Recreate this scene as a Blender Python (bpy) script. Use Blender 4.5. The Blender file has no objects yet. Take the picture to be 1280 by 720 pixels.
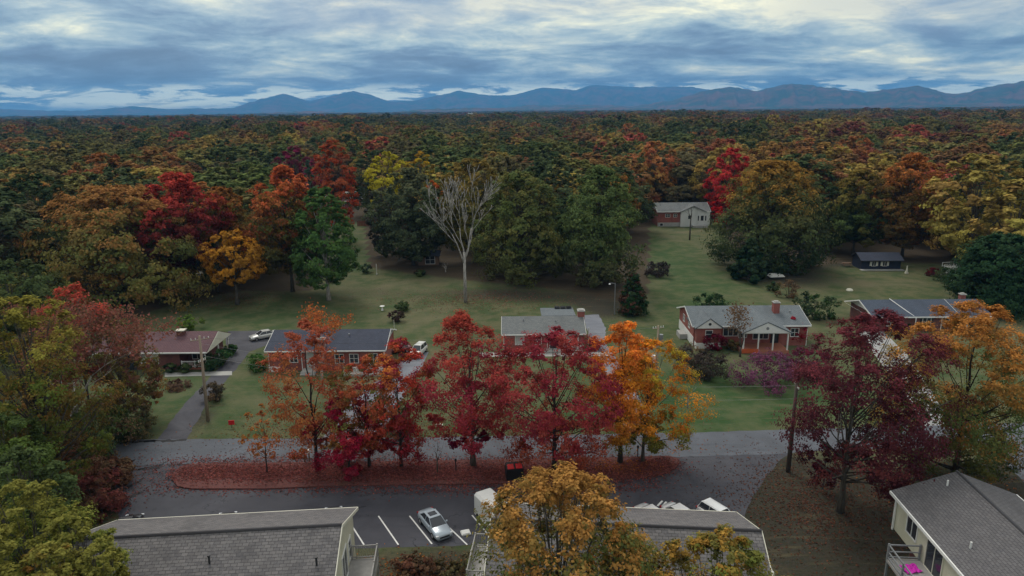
import bpy, bmesh, math, random
import numpy as np
from mathutils import Vector, Matrix
R_ = math.radians
S = bpy.context.scene
COL = S.collection
# ---------------------------------------------------------------- camera maths
F = 860.; H = 31.; P = math.atan(222/860.); RO = R_(.55)
f0 = np.array([0, math.cos(P), -math.sin(P)]); r0 = np.array([1., 0, 0]); u0 = np.array([0, math.sin(P), math.cos(P)])
UP = u0*math.cos(RO)+r0*math.sin(RO); RT = r0*math.cos(RO)-u0*math.sin(RO)
def ray(px, py): return f0*F+RT*(px-640)+UP*(360-py)
def at(px, py, z=0.):
    d = ray(px, py); t = (z-H)/d[2]; return (float(d[0]*t), float(d[1]*t))
def hz(px, py, Y):
    d = ray(px, py); t = Y/d[1]; return float(d[0]*t), float(H+d[2]*t)
def proj(x, y, z):
    v = np.array([x, y, z-H]); c = v@f0
    return 640+F*(v@RT)/c, 360-F*(v@UP)/c
# ---------------------------------------------------------------- materials
class NT:
    def __init__(s, tree): s.t = tree; tree.nodes.clear()
    def n(s, typ, ins=None, **props):
        nd = s.t.nodes.new(typ)
        for k, v in props.items(): setattr(nd, k, v)
        for k, v in (ins or {}).items():
            i = nd.inputs[k]
            if isinstance(v, bpy.types.NodeSocket): s.t.links.new(v, i)
            else: i.default_value = v
        return nd
    def mix(s, a, b, f, mode='MIX'):
        nd = s.n('ShaderNodeMix', data_type='RGBA', blend_type=mode)
        for k, v in ((0, f), (6, a), (7, b)):
            if isinstance(v, bpy.types.NodeSocket): s.t.links.new(v, nd.inputs[k])
            else:
                if k and len(v) == 3: v = (*v, 1)
                nd.inputs[k].default_value = v
        return nd.outputs[2]
    def ma(s, op, a, b=None, c=None, clamp=False):
        nd = s.n('ShaderNodeMath', operation=op, use_clamp=clamp)
        for k, v in enumerate((a, b, c)):
            if v is None: continue
            if isinstance(v, bpy.types.NodeSocket): s.t.links.new(v, nd.inputs[k])
            else: nd.inputs[k].default_value = v
        return nd.outputs[0]
    def mr(s, v, a, b, c=0., d=1.):
        nd = s.n('ShaderNodeMapRange', {0: v, 1: a, 2: b, 3: c, 4: d}, interpolation_type='SMOOTHSTEP'); return nd.outputs[0]
    def noise(s, vec, scale, detail=4., rough=.55, dist=0.):
        return s.n('ShaderNodeTexNoise', {'Vector': vec, 'Scale': scale, 'Detail': detail, 'Roughness': rough, 'Distortion': dist}).outputs[0]
    def coord(s, k='Object'): return s.n('ShaderNodeTexCoord').outputs[k]
    def mapv(s, vec, scale=(1, 1, 1), loc=(0, 0, 0), rot=(0, 0, 0)):
        return s.n('ShaderNodeMapping', {'Vector': vec, 'Scale': scale, 'Location': loc, 'Rotation': rot}).outputs[0]
def newmat(name):
    m = bpy.data.materials.new(name); m.use_nodes = True; return m, NT(m.node_tree)
def finish(nt, col, rough=.8, bump=None, bstr=.3, metal=0., spec=.3, bdist=.02):
    b = nt.n('ShaderNodeBsdfPrincipled', {'Roughness': rough, 'Metallic': metal, 'Specular IOR Level': spec})
    if isinstance(col, bpy.types.NodeSocket): nt.t.links.new(col, b.inputs['Base Color'])
    else: b.inputs['Base Color'].default_value = (*col[:3], 1)
    if bump is not None:
        bn = nt.n('ShaderNodeBump', {'Height': bump, 'Strength': bstr, 'Distance': bdist}); nt.t.links.new(bn.outputs[0], b.inputs['Normal'])
    o = nt.n('ShaderNodeOutputMaterial'); nt.t.links.new(b.outputs[0], o.inputs[0])
MATS = {}
def simple(name, col, rough=.7, var=.18, scale=3., metal=0., spec=.3):
    if name in MATS: return MATS[name]
    m, nt = newmat(name); o = nt.coord()
    n1 = nt.noise(o, scale, 6.); n2 = nt.noise(o, scale*.17, 3.)
    k = nt.ma('MULTIPLY_ADD', n1, 2*var, 1-var); k2 = nt.ma('MULTIPLY_ADD', n2, 2*var, 1-var)
    kk = nt.ma('MULTIPLY', k, k2)
    c = nt.mix((*col, 1), (0, 0, 0, 1), 0.)
    vm = nt.n('ShaderNodeVectorMath', {0: c, 'Scale': kk}, operation='SCALE').outputs[0]
    finish(nt, vm, rough, metal=metal, spec=spec); MATS[name] = m; return m
def brick(name, c1, c2, mortar):
    m, nt = newmat(name); o = nt.coord()
    sp = nt.n('ShaderNodeSeparateXYZ', {0: o})
    xy = nt.ma('ADD', sp.outputs[0], sp.outputs[1])
    v = nt.n('ShaderNodeCombineXYZ', {0: xy, 1: sp.outputs[2], 2: 0.}).outputs[0]
    b = nt.n('ShaderNodeTexBrick', {'Vector': v, 'Color1': (*c1, 1), 'Color2': (*c2, 1), 'Mortar': (*mortar, 1), 'Scale': 1., 'Mortar Size': .012, 'Brick Width': .24, 'Row Height': .085})
    n = nt.noise(o, .9, 6.)
    c = nt.mix(b.outputs[0], (c1[0]*.45, c1[1]*.6, c1[2]*.7), nt.mr(n, .42, .75, 0, .6))
    finish(nt, c, .85, b.outputs[1], .3); MATS[name] = m; return m
def shingle(name, c1, c2, row=.16, w=.32, ax=0):
    m, nt = newmat(name); o = nt.coord()
    v = nt.mapv(o, scale=(1, 1, 1), rot=(0, 0, R_(90) if ax else 0))
    b = nt.n('ShaderNodeTexBrick', {'Vector': v, 'Color1': (*c1, 1), 'Color2': (*c2, 1), 'Mortar': (*(x*.45 for x in c1), 1), 'Scale': 1., 'Mortar Size': .014, 'Bias': 0., 'Brick Width': w, 'Row Height': row})
    g = nt.noise(o, 7., 5.); g2 = nt.noise(nt.mapv(o, scale=(1., .35, 1)), .6, 5., .6)
    c = nt.mix(b.outputs[0], (*(x*1.35 for x in c2), 1), nt.mr(g, .45, .8, 0, .5))
    c = nt.mix(c, (*(x*.55 for x in c1), 1), nt.mr(g2, .48, .75, 0, .5))
    finish(nt, c, .85, b.outputs[1], .35, spec=.3); MATS[name] = m; return m
def siding(name, c, ax='z', step=.12):
    m, nt = newmat(name); o = nt.coord(); sp = nt.n('ShaderNodeSeparateXYZ', {0: o})
    s = nt.ma('FRACT', nt.ma('DIVIDE', sp.outputs[2], step))
    line = nt.mr(s, 0., .12, 1., 0.)
    n = nt.noise(nt.mapv(o, scale=(1, 1, .25)), .8, 6.)
    cc = nt.mix(c, tuple(x*.6 for x in c), line); cc = nt.mix(cc, tuple(x*y for x, y in zip(c, (.6, .62, .55))), nt.mr(n, .4, .8, 0, .6))
    finish(nt, cc, .55, s, .4); MATS[name] = m; return m
def leafmat(name, mode):
    m, nt = newmat(name)
    v = nt.n('ShaderNodeAttribute', attribute_name='lv').outputs['Vector']; sp = nt.n('ShaderNodeSeparateXYZ', {0: v})
    if mode == 'own': base = nt.n('ShaderNodeAttribute', attribute_name='lcol').outputs['Color']
    elif mode == 'obj': base = nt.n('ShaderNodeObjectInfo').outputs['Color']
    else: base = nt.n('ShaderNodeAttribute', attribute_name='tcol', attribute_type='INSTANCER').outputs['Color']
    if mode != 'own':
        hue = nt.ma('MULTIPLY_ADD', sp.outputs[0], .045, .490)
        val = nt.ma('MULTIPLY_ADD', sp.outputs[1], .75, .62)
        base = nt.n('ShaderNodeHueSaturation', {'Hue': hue, 'Value': val, 'Color': base, 'Saturation': .93}).outputs[0]
    vm = nt.n('ShaderNodeVectorMath', {0: base, 'Scale': nt.ma('MULTIPLY_ADD', sp.outputs[2], .6, .7)}, operation='SCALE').outputs[0]
    d = nt.n('ShaderNodeBsdfDiffuse', {'Color': vm}); t = nt.n('ShaderNodeBsdfTranslucent', {'Color': vm})
    mx = nt.n('ShaderNodeMixShader', {0: .36, 1: d.outputs[0], 2: t.outputs[0]})
    o = nt.n('ShaderNodeOutputMaterial'); nt.t.links.new(mx.outputs[0], o.inputs[0]); return m
LEAF = leafmat('leaf_own', 'own'); LEAFO = leafmat('leaf_object', 'obj'); LEAFI = leafmat('leaf_instance', 'inst')
def barkmat(name, c):
    m, nt = newmat(name); o = nt.coord()
    n = nt.noise(nt.mapv(o, scale=(5, 5, 1)), 1.6, 6., .65)
    finish(nt, nt.mix(tuple(x*.45 for x in c), tuple(x*1.4 for x in c), nt.mr(n, .3, .7)), .9, n, .6, bdist=.05); MATS[name] = m; return m
M = dict(bark=barkmat('bark', (.085, .075, .062)), darkbark=barkmat('dark_bark', (.04, .033, .028)), pale=barkmat('pale_bark', (.34, .31, .28)), greybark=barkmat('grey_bark', (.32, .30, .275)),
 red_brick=brick('red_brick', (.36, .07, .05), (.27, .055, .045), (.22, .17, .15)),
 dark_brick=brick('dark_brick', (.19, .05, .042), (.13, .04, .035), (.12, .1, .09)),
 maroon_roof=shingle('maroon_roof', (.115, .06, .072), (.14, .075, .085)),
 navy_roof=shingle('navy_roof', (.042, .050, .078), (.054, .062, .092)),
 slate_roof=shingle('slate_roof', (.055, .07, .10), (.068, .085, .12)),
 grey_roof=shingle('grey_roof', (.13, .14, .145), (.17, .18, .18)),
 blue_grey_roof=shingle('blue_grey_roof', (.12, .14, .155), (.155, .175, .19)),
 apt_roof=shingle('apartment_roof', (.10, .095, .10), (.165, .155, .155), .19, .36),
 dark_roof=shingle('charcoal_roof', (.095, .092, .098), (.125, .12, .125), .17, .33, 1),
 cream=siding('cream_siding', (.62, .60, .47)), white_siding=siding('white_siding', (.62, .63, .62)), navy_wood=siding('navy_wood', (.02, .027, .05), step=.2),
 white=simple('white_paint', (.7, .7, .68), .5, .12), trim=simple('cream_trim', (.62, .6, .5), .5, .1), glass=simple('window_glass', (.03, .035, .045), .12, .2, 1., spec=.6),
 curtain=simple('window_curtain', (.45, .47, .45), .5, .25, 6.), dark=simple('dark_metal', (.03, .03, .033), .5), concrete=simple('concrete', (.34, .335, .32), .85, .2, 2.),
 grey_metal=simple('grey_metal', (.25, .26, .27), .45, .1, metal=.4), deckgrey=simple('weathered_deck', (.30, .29, .28), .8, .25, 4.), railgrey=simple('grey_rail_wood', (.2, .21, .22), .7, .2, 5.),
 deckwood=simple('brown_wood', (.16, .10, .07), .8, .25, 4.), pole=simple('pole_wood', (.30, .24, .18), .85, .25, 3.), darkpole=simple('dark_pole_wood', (.075, .06, .05), .85, .25, 3.),
 tyre=simple('tyre_rubber', (.015, .015, .016), .8), rim=simple('rim_metal', (.35, .36, .38), .3, .05, metal=.7), lamp=simple('headlight_glass', (.6, .62, .65), .15), tail=simple('tail_light', (.3, .01, .01), .25),
 porchfloor=simple('porch_floor', (.36, .14, .09), .8, .2, 3.), magenta=simple('magenta_cloth', (.55, .02, .40), .7), redp=simple('red_panel', (.6, .02, .025), .5), purple=simple('purple_cloth', (.12, .09, .17), .8, .4, 9.),
 blackplastic=simple('black_plastic', (.012, .012, .014), .5), wire=simple('wire', (.03, .03, .03), .6), wirepale=simple('pale_wire', (.3, .3, .3), .6), solar=simple('solar_black', (.01, .01, .014), .25))
# ---------------------------------------------------------------- object helpers
def tag(o, label=None, cat=None, group=None, kind=None):
    if label: o['label'] = label
    if cat: o['category'] = cat
    if group: o['group'] = group
    if kind: o['kind'] = kind
    return o
def empty(name, loc, rz, label, cat, group=None):
    o = bpy.data.objects.new(name, None); COL.objects.link(o); o.location = loc; o.rotation_euler = (0, 0, rz); o.empty_display_size = .3
    return tag(o, label, cat, group)
class MB:
    def __init__(s): s.v = []; s.f = []; s.mi = []; s.cm = 0
    def add(s, vs, fs):
        b = len(s.v); s.v += [tuple(map(float, p)) for p in vs]; s.f += [tuple(b+i for i in f) for f in fs]; s.mi += [s.cm]*len(fs); return s
    def box(s, x0, x1, y0, y1, z0, z1):
        return s.add([(x0, y0, z0), (x1, y0, z0), (x1, y1, z0), (x0, y1, z0), (x0, y0, z1), (x1, y0, z1), (x1, y1, z1), (x0, y1, z1)],
                     [(0, 3, 2, 1), (4, 5, 6, 7), (0, 1, 5, 4), (1, 2, 6, 5), (2, 3, 7, 6), (3, 0, 4, 7)])
    def prism(s, pts, ex):
        n = len(pts); ex = Vector(ex); a = [Vector(p) for p in pts]; b = [p+ex for p in a]
        return s.add([*a, *b], [tuple(range(n))[::-1], tuple(range(n, 2*n))]+[(i, (i+1) % n, n+(i+1) % n, n+i) for i in range(n)])
    def tube(s, pts, rad, n=6):
        pts = [Vector(p) for p in pts]
        if not hasattr(rad, '__len__'): rad = [rad]*len(pts)
        vs = []; fs = []
        for i, p in enumerate(pts):
            d = (pts[min(i+1, len(pts)-1)]-pts[max(i-1, 0)]).normalized()
            a = d.cross(Vector((0, 0, 1)) if abs(d.z) < .9 else Vector((1, 0, 0))).normalized(); b = d.cross(a)
            for k in range(n):
                t = 2*math.pi*k/n; vs.append(p+(a*math.cos(t)+b*math.sin(t))*rad[i])
        for i in range(len(pts)-1):
            for k in range(n): fs.append((i*n+k, i*n+(k+1) % n, (i+1)*n+(k+1) % n, (i+1)*n+k))
        fs.append(tuple(range(n))); fs.append(tuple(range((len(pts)-1)*n, len(pts)*n))[::-1])
        return s.add(vs, fs)
    def mesh(s, name, mats, bevel=0., smooth=False):
        me = bpy.data.meshes.new(name); me.from_pydata(s.v, [], s.f)
        for m in (mats if isinstance(mats, (list, tuple)) else [mats]): me.materials.append(m)
        me.polygons.foreach_set('material_index', s.mi)
        bm = bmesh.new(); bm.from_mesh(me); bmesh.ops.recalc_face_normals(bm, faces=bm.faces)
        if bevel: bmesh.ops.bevel(bm, geom=list(bm.edges), offset=bevel, segments=2, affect='EDGES', profile=.5, clamp_overlap=True)
        bm.to_mesh(me); bm.free()
        if smooth: me.shade_smooth()
        me.update(); return me
    def build(s, name, mats, parent=None, label=None, bevel=0., smooth=False):
        o = bpy.data.objects.new(name, s.mesh(name, mats, bevel, smooth)); COL.objects.link(o); o.parent = parent
        if label: o['label'] = label
        return o
def copy_tree(o, parent=None):
    c = o.copy(); COL.objects.link(c); c.parent = parent
    for ch in list(o.children): copy_tree(ch, c)
    return c
# ---------------------------------------------------------------- camera, world, sun
cam = bpy.data.objects.new('camera', bpy.data.cameras.new('camera')); COL.objects.link(cam)
cam.data.sensor_width = 36; cam.data.lens = F/1280*36; cam.data.clip_end = 80000; cam.data.clip_start = .5
cam.matrix_world = Matrix(((RT[0], UP[0], -f0[0], 0), (RT[1], UP[1], -f0[1], 0), (RT[2], UP[2], -f0[2], H), (0, 0, 0, 1)))
S.camera = cam
S.view_settings.view_transform = 'Standard'; S.view_settings.look = 'None'; S.view_settings.exposure = 0.64; S.view_settings.gamma = 1
SUN_EL, SUN_AZ = 52, -25   # azimuth from +Y towards +X
W = bpy.data.worlds.new('World'); S.world = W; W.use_nodes = True
nt = NT(W.node_tree)
d = nt.coord('Generated'); sp = nt.n('ShaderNodeSeparateXYZ', {0: d})
z = nt.ma('MAXIMUM', sp.outputs[2], 0.); den = nt.ma('ADD', z, .15)
p = nt.n('ShaderNodeCombineXYZ', {0: nt.ma('DIVIDE', sp.outputs[0], den), 1: nt.ma('DIVIDE', sp.outputs[1], den), 2: 0.}).outputs[0]
n1 = nt.noise(nt.mapv(p, loc=(3.3, 1.7, 0), scale=(1.5, 1.7, 1)), .62, 9., .6, .35)
n2 = nt.noise(nt.mapv(p, loc=(9.1, 4.2, 3), scale=(1.3, 1.4, 1), rot=(0, 0, .12)), 1.6, 8., .64, .5)
n3 = nt.noise(nt.mapv(p, loc=(1.1, 7.3, 6)), .42, 3., .5)
m1 = nt.ma('ADD', nt.ma('MULTIPLY', n1, .62), nt.ma('MULTIPLY', n2, .38))
m1 = nt.ma('ADD', m1, nt.ma('MULTIPLY_ADD', n3, .35, -.175))
# brighter break of cloud high in the middle of the view
el = nt.ma('MULTIPLY', z, 1.)
glow = nt.mr(z, .05, .16, 0., .03)
m1 = nt.ma('ADD', m1, glow); m1 = nt.ma('MULTIPLY_ADD', m1, 1.75, -.385)
ramp = nt.n('ShaderNodeValToRGB', {0: m1}); cr = ramp.color_ramp
stops = [(.28, (.085, .12, .175)), (.40, (.125, .185, .26)), (.48, (.20, .285, .345)), (.56, (.33, .41, .42)), (.64, (.54, .58, .49)), (.76, (1.0, .93, .60))]
while len(cr.elements) < len(stops): cr.elements.new(.5)
for e, (a, c) in zip(cr.elements, stops): e.position = a; e.color = (*c, 1)
# clear strip of pale light under the cloud deck just over the mountains
strip = nt.ma('MULTIPLY', nt.mr(z, .004, .016, 0., 1.), nt.mr(z, .024, .040, 1., 0.))
strip = nt.ma('MULTIPLY', strip, nt.mr(n2, .46, .54, 0., .95))
c = nt.mix(ramp.outputs[0], (1.25, 1.25, .9), strip)
# violet-grey bellies
c = nt.mix(c, (.22, .25, .33), nt.ma('MULTIPLY', nt.mr(n3, .5, .7, 0., .5), nt.mr(z, .05, .12)))
c = nt.mix(c, (.60, .60, .555), nt.mr(z, .17, .32, 0., .95))  # upper sky out of view, brightened and warmed to light the crown sides
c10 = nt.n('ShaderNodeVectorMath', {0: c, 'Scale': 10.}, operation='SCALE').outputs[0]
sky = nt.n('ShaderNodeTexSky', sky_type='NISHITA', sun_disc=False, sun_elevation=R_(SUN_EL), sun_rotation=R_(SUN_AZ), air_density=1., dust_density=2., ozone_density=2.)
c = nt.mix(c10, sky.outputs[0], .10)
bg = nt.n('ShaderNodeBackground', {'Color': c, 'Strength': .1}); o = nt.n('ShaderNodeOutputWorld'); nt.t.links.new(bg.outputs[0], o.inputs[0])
L = bpy.data.lights.new('sun', 'SUN'); L.energy = 1.15; L.angle = R_(22); L.color = (1, .95, .86)
so = bpy.data.objects.new('sun', L); COL.objects.link(so)
so.rotation_euler = Vector((math.sin(R_(SUN_AZ))*math.cos(R_(SUN_EL)), math.cos(R_(SUN_AZ))*math.cos(R_(SUN_EL)), math.sin(R_(SUN_EL)))).to_track_quat('Z', 'Y').to_euler()
# ---------------------------------------------------------------- terrain
def gz(x, y):
    d = math.hypot(x, y); k = min(max((d-300)/900, 0), 1); k = k*k*(3-2*k)
    g = k*(2.5*math.sin(x*.0021+1.3)+2.*math.sin(y*.0017+x*.0009)+1.5*math.sin(x*.006+y*.004))
    k2 = min(max((d-3500)/3500, 0), 1)
    return g*(1-k2)+k2*(10+4*math.sin(x*.0011)*math.sin(y*.0007))
def axis(a0, a1, st, lim0, lim1, g=1.16):
    c = list(np.arange(a0, a1+.1, st)); s = st
    while c[-1] < lim1: s *= g; c.append(c[-1]+s)
    s = st
    while c[0] > lim0: s *= g; c.insert(0, c[0]-s)
    return np.array(c)
xs = axis(-110, 125, 1.5, -26000, 26000); ys = axis(15, 215, 1.5, -3000, 26000)
gx, gy = np.meshgrid(xs, ys)
gzv = np.vectorize(gz)(gx, gy)
nx, ny = len(xs), len(ys)
# zone weights: R forest floor, G lush green, B brown-red leaf litter
zn = np.zeros((ny, nx, 3))
FR = [(-400, 420), (0, 420), (160, 410), (230, 385), (300, 374), (395, 374), (404, 292), (455, 287), (462, 345), (600, 362), (700, 372), (800, 393), (811, 375), (808, 292), (900, 290), (930, 345), (1000, 347), (1060, 337), (1190, 340), (1205, 400), (1280, 402), (1700, 410)]
FRx = np.array([a for a, b in FR], float); FRy = np.array([b for a, b in FR], float)
def projv(x, y, z):
    X = x; Y = y; Z = z-H
    cc = Y*f0[1]+Z*f0[2]; cc = np.maximum(cc, .1)
    return 640+F*(X*RT[0]+Y*RT[1]+Z*RT[2])/cc, 360-F*(X*UP[0]+Y*UP[1]+Z*UP[2])/cc
gpx, gpy = projv(gx, gy, gzv*0)
fr = np.interp(gpx, FRx, FRy)
zn[..., 0] = np.clip((fr-gpy-5)/10, 0, 1)
def blob(px, py, rx, ry, ch, s=1., ang=0.):
    x0, y0 = at(px, py); dx = gx-x0; dy = gy-y0
    q = np.exp(-((dx/rx)**2+(dy/ry)**2)); zn[..., ch] = np.clip(zn[..., ch]+s*q, 0, 1)
for b in [(850, 330, 7, 40, 1, .8), (850, 500, 12, 9, 1, 1.), (930, 500, 14, 8, 1, .7), (300, 395, 14, 9, 1, .5), (450, 320, 7, 26, 1, .55), (480, 380, 12, 10, 1, .25), (215, 500, 7, 12, 1, .55), (1245, 440, 10, 14, 1, .4), (680, 520, 20, 6, 1, .3), (290, 510, 8, 8, 1, .5), (880, 400, 8, 16, 1, .6), (1030, 500, 6, 6, 1, .4),
          (290, 372, 14, 5, 2, .45), (270, 350, 14, 6, 2, .6), (610, 366, 18, 6, 2, .5), (680, 374, 12, 6, 2, .35), (755, 385, 5, 8, 2, .8), (440, 365, 10, 6, 2, .3), (985, 345, 10, 10, 2, .8), (1040, 325, 14, 8, 2, .9), (905, 320, 4, 16, 2, .5), (1050, 640, 11, 8, 2, .6), (970, 610, 6, 8, 2, .7), (1010, 690, 8, 6, 2, .5), (540, 710, 8, 4, 2, .7), (120, 600, 8, 10, 2, .9), (1140, 600, 12, 6, 2, .35), (1260, 600, 4, 4, 2, .7), (430, 262, 10, 8, 2, .9), (250, 520, 2, 3, 2, .6)]: blob(*b)
m, g = newmat('ground_mat'); co = g.coord('Object')
at_ = g.n('ShaderNodeAttribute', attribute_name='zone').outputs['Vector']; zs = g.n('ShaderNodeSeparateXYZ', {0: at_})
nb = g.noise(co, .05, 5., .6, .5); nm = g.noise(co, .32, 6., .65); nf = g.noise(co, 3.2, 5., .7); nff = g.noise(co, 14., 3., .7)
grass = g.mix((.058, .082, .034), (.112, .110, .058), g.mr(nm, .38, .62)); grass = g.mix(grass, (.15, .13, .08), g.mr(nb, .48, .66, 0, .7)); grass = g.mix(grass, (.045, .07, .028), g.mr(nf, .5, .75, 0, .5))
lush = g.mix((.034, .072, .024), (.054, .090, .034), g.mr(nm, .35, .65))
gm = g.ma('MULTIPLY', zs.outputs[1], g.mr(nm, .2, .75, 1.15, .6), clamp=True)
c = g.mix(grass, lush, gm)
lit = g.mix((.045, .035, .030), (.028, .030, .022), g.mr(nf, .35, .65)); lit = g.mix(lit, (.11, .06, .045), g.mr(nff, .55, .75, 0, .5))
lm = g.mr(g.ma('ADD', zs.outputs[2], g.ma('MULTIPLY_ADD', g.ma('ADD', nf, nm), .5, -.5)), .25, .75)
c = g.mix(c, lit, g.ma('MULTIPLY', lm, .9))
fl = g.mix((.05, .045, .03), (.08, .055, .038), g.mr(nf, .3, .7))
c = g.mix(c, fl, g.mr(g.ma('ADD', zs.outputs[0], g.ma('MULTIPLY_ADD', nm, .6, -.3)), .3, .7))
ln = g.n('ShaderNodeVectorMath', {0: co}, operation='LENGTH').outputs['Value']
nfar = g.noise(co, .035, 4., .7); far = g.mix((.045, .05, .022), (.11, .06, .028), g.mr(nfar, .4, .65))
c = g.mix(c, far, g.mr(ln, 1500., 3500.))
wv = g.noise(g.mapv(co, scale=(.25, 1.6, 1.), rot=(0, 0, .15)), .8, 4., .6); c = g.mix(c, (.125, .105, .06), g.ma('MULTIPLY', g.mr(wv, .52, .7, 0, .55), g.mr(nb, .4, .6)))
n2_ = g.noise(co, 1.1, 6., .75); c = g.mix(c, (.028, .034, .018), g.mr(n2_, .55, .8, 0, .6))
c = g.mix(c, (.5, .5, .4), g.mr(nff, .72, .8, 0, .12))
finish(g, c, .95, nf, .6, spec=.1, bdist=.08)
me = bpy.data.meshes.new('ground'); idx = np.arange(nx*ny).reshape(ny, nx)
fc = np.stack([idx[:-1, :-1], idx[:-1, 1:], idx[1:, 1:], idx[1:, :-1]], -1).reshape(-1, 4)
def npmesh(name, vs, fc, attrs=None):
    me = bpy.data.meshes.new(name); k = fc.shape[1]
    me.vertices.add(len(vs)); me.vertices.foreach_set('co', vs.astype(np.float32).ravel())
    me.loops.add(fc.size); me.loops.foreach_set('vertex_index', fc.astype(np.int32).ravel())
    me.polygons.add(len(fc)); me.polygons.foreach_set('loop_start', np.arange(0, fc.size, k, dtype=np.int32)); me.polygons.foreach_set('loop_total', np.full(len(fc), k, np.int32))
    me.update(calc_edges=True)
    for nm_, typ, arr in (attrs or []):
        a = me.attributes.new(nm_, typ, 'POINT'); a.data.foreach_set('color' if 'COLOR' in typ else 'vector', arr.astype(np.float32).ravel())
    return me
me = npmesh('ground', np.stack([gx, gy, gzv], -1).reshape(-1, 3), fc, [('zone', 'FLOAT_VECTOR', zn.reshape(-1, 3))])
me.materials.append(m); me.shade_smooth()
go = bpy.data.objects.new('ground', me); COL.objects.link(go); tag(go, kind='structure')
# ---------------------------------------------------------------- roads
def asphalt(name, c, c2, crack=.5):
    m, g = newmat(name); co = g.coord(); a = g.noise(co, .22, 6., .65, .6); b = g.noise(co, 5., 5., .75); st = g.noise(g.mapv(co, scale=(.12, 1., 1)), .9, 4., .6)
    cc = g.mix(c, c2, g.mr(a, .35, .68)); cc = g.mix(cc, tuple(x*.72 for x in c), g.mr(st, .5, .75, 0, .6)); cc = g.mix(cc, tuple(x*1.5 for x in c2), g.mr(b, .55, .8, 0, .35))
    v = g.n('ShaderNodeTexVoronoi', {'Vector': g.mapv(g.n('ShaderNodeVectorMath', {0: co, 1: g.n('ShaderNodeVectorMath', {0: g.n('ShaderNodeTexNoise', {'Vector': co, 'Scale': .7, 'Detail': 4.}).outputs[1], 'Scale': 2.5}, operation='SCALE').outputs[0]}, operation='ADD').outputs[0], scale=(.16, .22, 1)), 'Scale': 1.}, feature='DISTANCE_TO_EDGE').outputs[0]
    cc = g.mix(cc, tuple(x*.35 for x in c), g.ma('MULTIPLY', g.mr(v, .004, .016, 1., 0.), g.mr(a, .45, .6, 0., crack)))
    finish(g, cc, .8, b, .3, spec=.25); return m
A_street = asphalt('street_asphalt', (.088, .095, .112), (.112, .122, .145)); A_lot = asphalt('lot_asphalt', (.052, .052, .064), (.070, .071, .085), .9)
A_drive = asphalt('driveway_asphalt', (.05, .05, .062), (.075, .075, .088)); A_conc = asphalt('pale_concrete', (.26, .26, .26), (.36, .36, .36), .8); A_blue = asphalt('grey_gravel', (.15, .16, .19), (.2, .21, .24))
def sheet(name, pix, mat, z, world=False, jit=0.):
    pts = [Vector((*q, z)) if world else Vector((*at(*q), z)) for q in pix]
    if jit:  # ragged edge
        rnd = random.Random(len(pts)); out = []
        for i, q in enumerate(pts):
            nq = pts[(i+1) % len(pts)]; n = max(1, int((nq-q).length/.7))
            for k in range(n):
                w = q.lerp(nq, k/n); out.append(w+Vector((rnd.uniform(-jit, jit), rnd.uniform(-jit, jit), 0)))
        pts = out
    bm = bmesh.new(); vs = [bm.verts.new(q) for q in pts]; bm.faces.new(vs); bmesh.ops.triangulate(bm, faces=bm.faces)
    bmesh.ops.recalc_face_normals(bm, faces=bm.faces)
    if bm.faces[:] and bm.faces[0:1][0].normal.z < 0: bmesh.ops.reverse_faces(bm, faces=bm.faces)
    me = bpy.data.meshes.new(name); bm.to_mesh(me); bm.free(); me.materials.append(mat)
    o = bpy.data.objects.new(name, me); COL.objects.link(o); tag(o, kind='structure'); return o
sheet('driveway', [(196, 552), (232, 552), (258, 505), (292, 465), (312, 440), (345, 427), (348, 413), (285, 414), (282, 430), (292, 440), (272, 462), (245, 490), (222, 515)], A_drive, .008, jit=.10)
sheet('driveway', [(513, 440), (537, 440), (520, 470), (470, 552), (400, 552), (440, 500), (480, 470)], A_blue, .008, jit=.1)
sheet('driveway', [(727, 394), (748, 393), (757, 410), (757, 430), (785, 470), (828, 552), (780, 552), (768, 490), (742, 432), (735, 415)], A_blue, .008, jit=.1)
sheet('driveway', [(1072, 414), (1104, 414), (1134, 443), (1158, 480), (1200, 541), (1162, 543), (1124, 482), (1098, 450)], A_conc, .008, jit=.06)
sheet('path', [(206, 466), (290, 464), (290, 469), (206, 471)], M['concrete'], .012)
sheet('path', [(600, 441), (765, 440), (765, 445), (600, 446)], M['concrete'], .012)
sheet('parking_lot', [(138, 575), (150, 660), (250, 690), (590, 682), (930, 660), (932, 638), (948, 610), (975, 575), (1000, 560), (1000, 548), (138, 560)], A_lot, .004, jit=.08)
sheet('road', [(-200, 560), (150, 549.5), (520, 547), (854, 541), (985, 537), (1280, 528.5), (1600, 519), (1600, 546), (1280, 556), (1010, 564), (985, 567), (854, 571), (540, 576.5), (240, 580), (138, 583), (-200, 594)], A_street, .012, jit=.07)
sheet('side_road', [(1240, 553), (1300, 551), (1500, 690), (1420, 700), (1300, 622), (1262, 585)], A_street, .008, jit=.07)
tar = simple('tar_patch', (.016, .016, .019), .75)
rt = random.Random(8)
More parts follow.
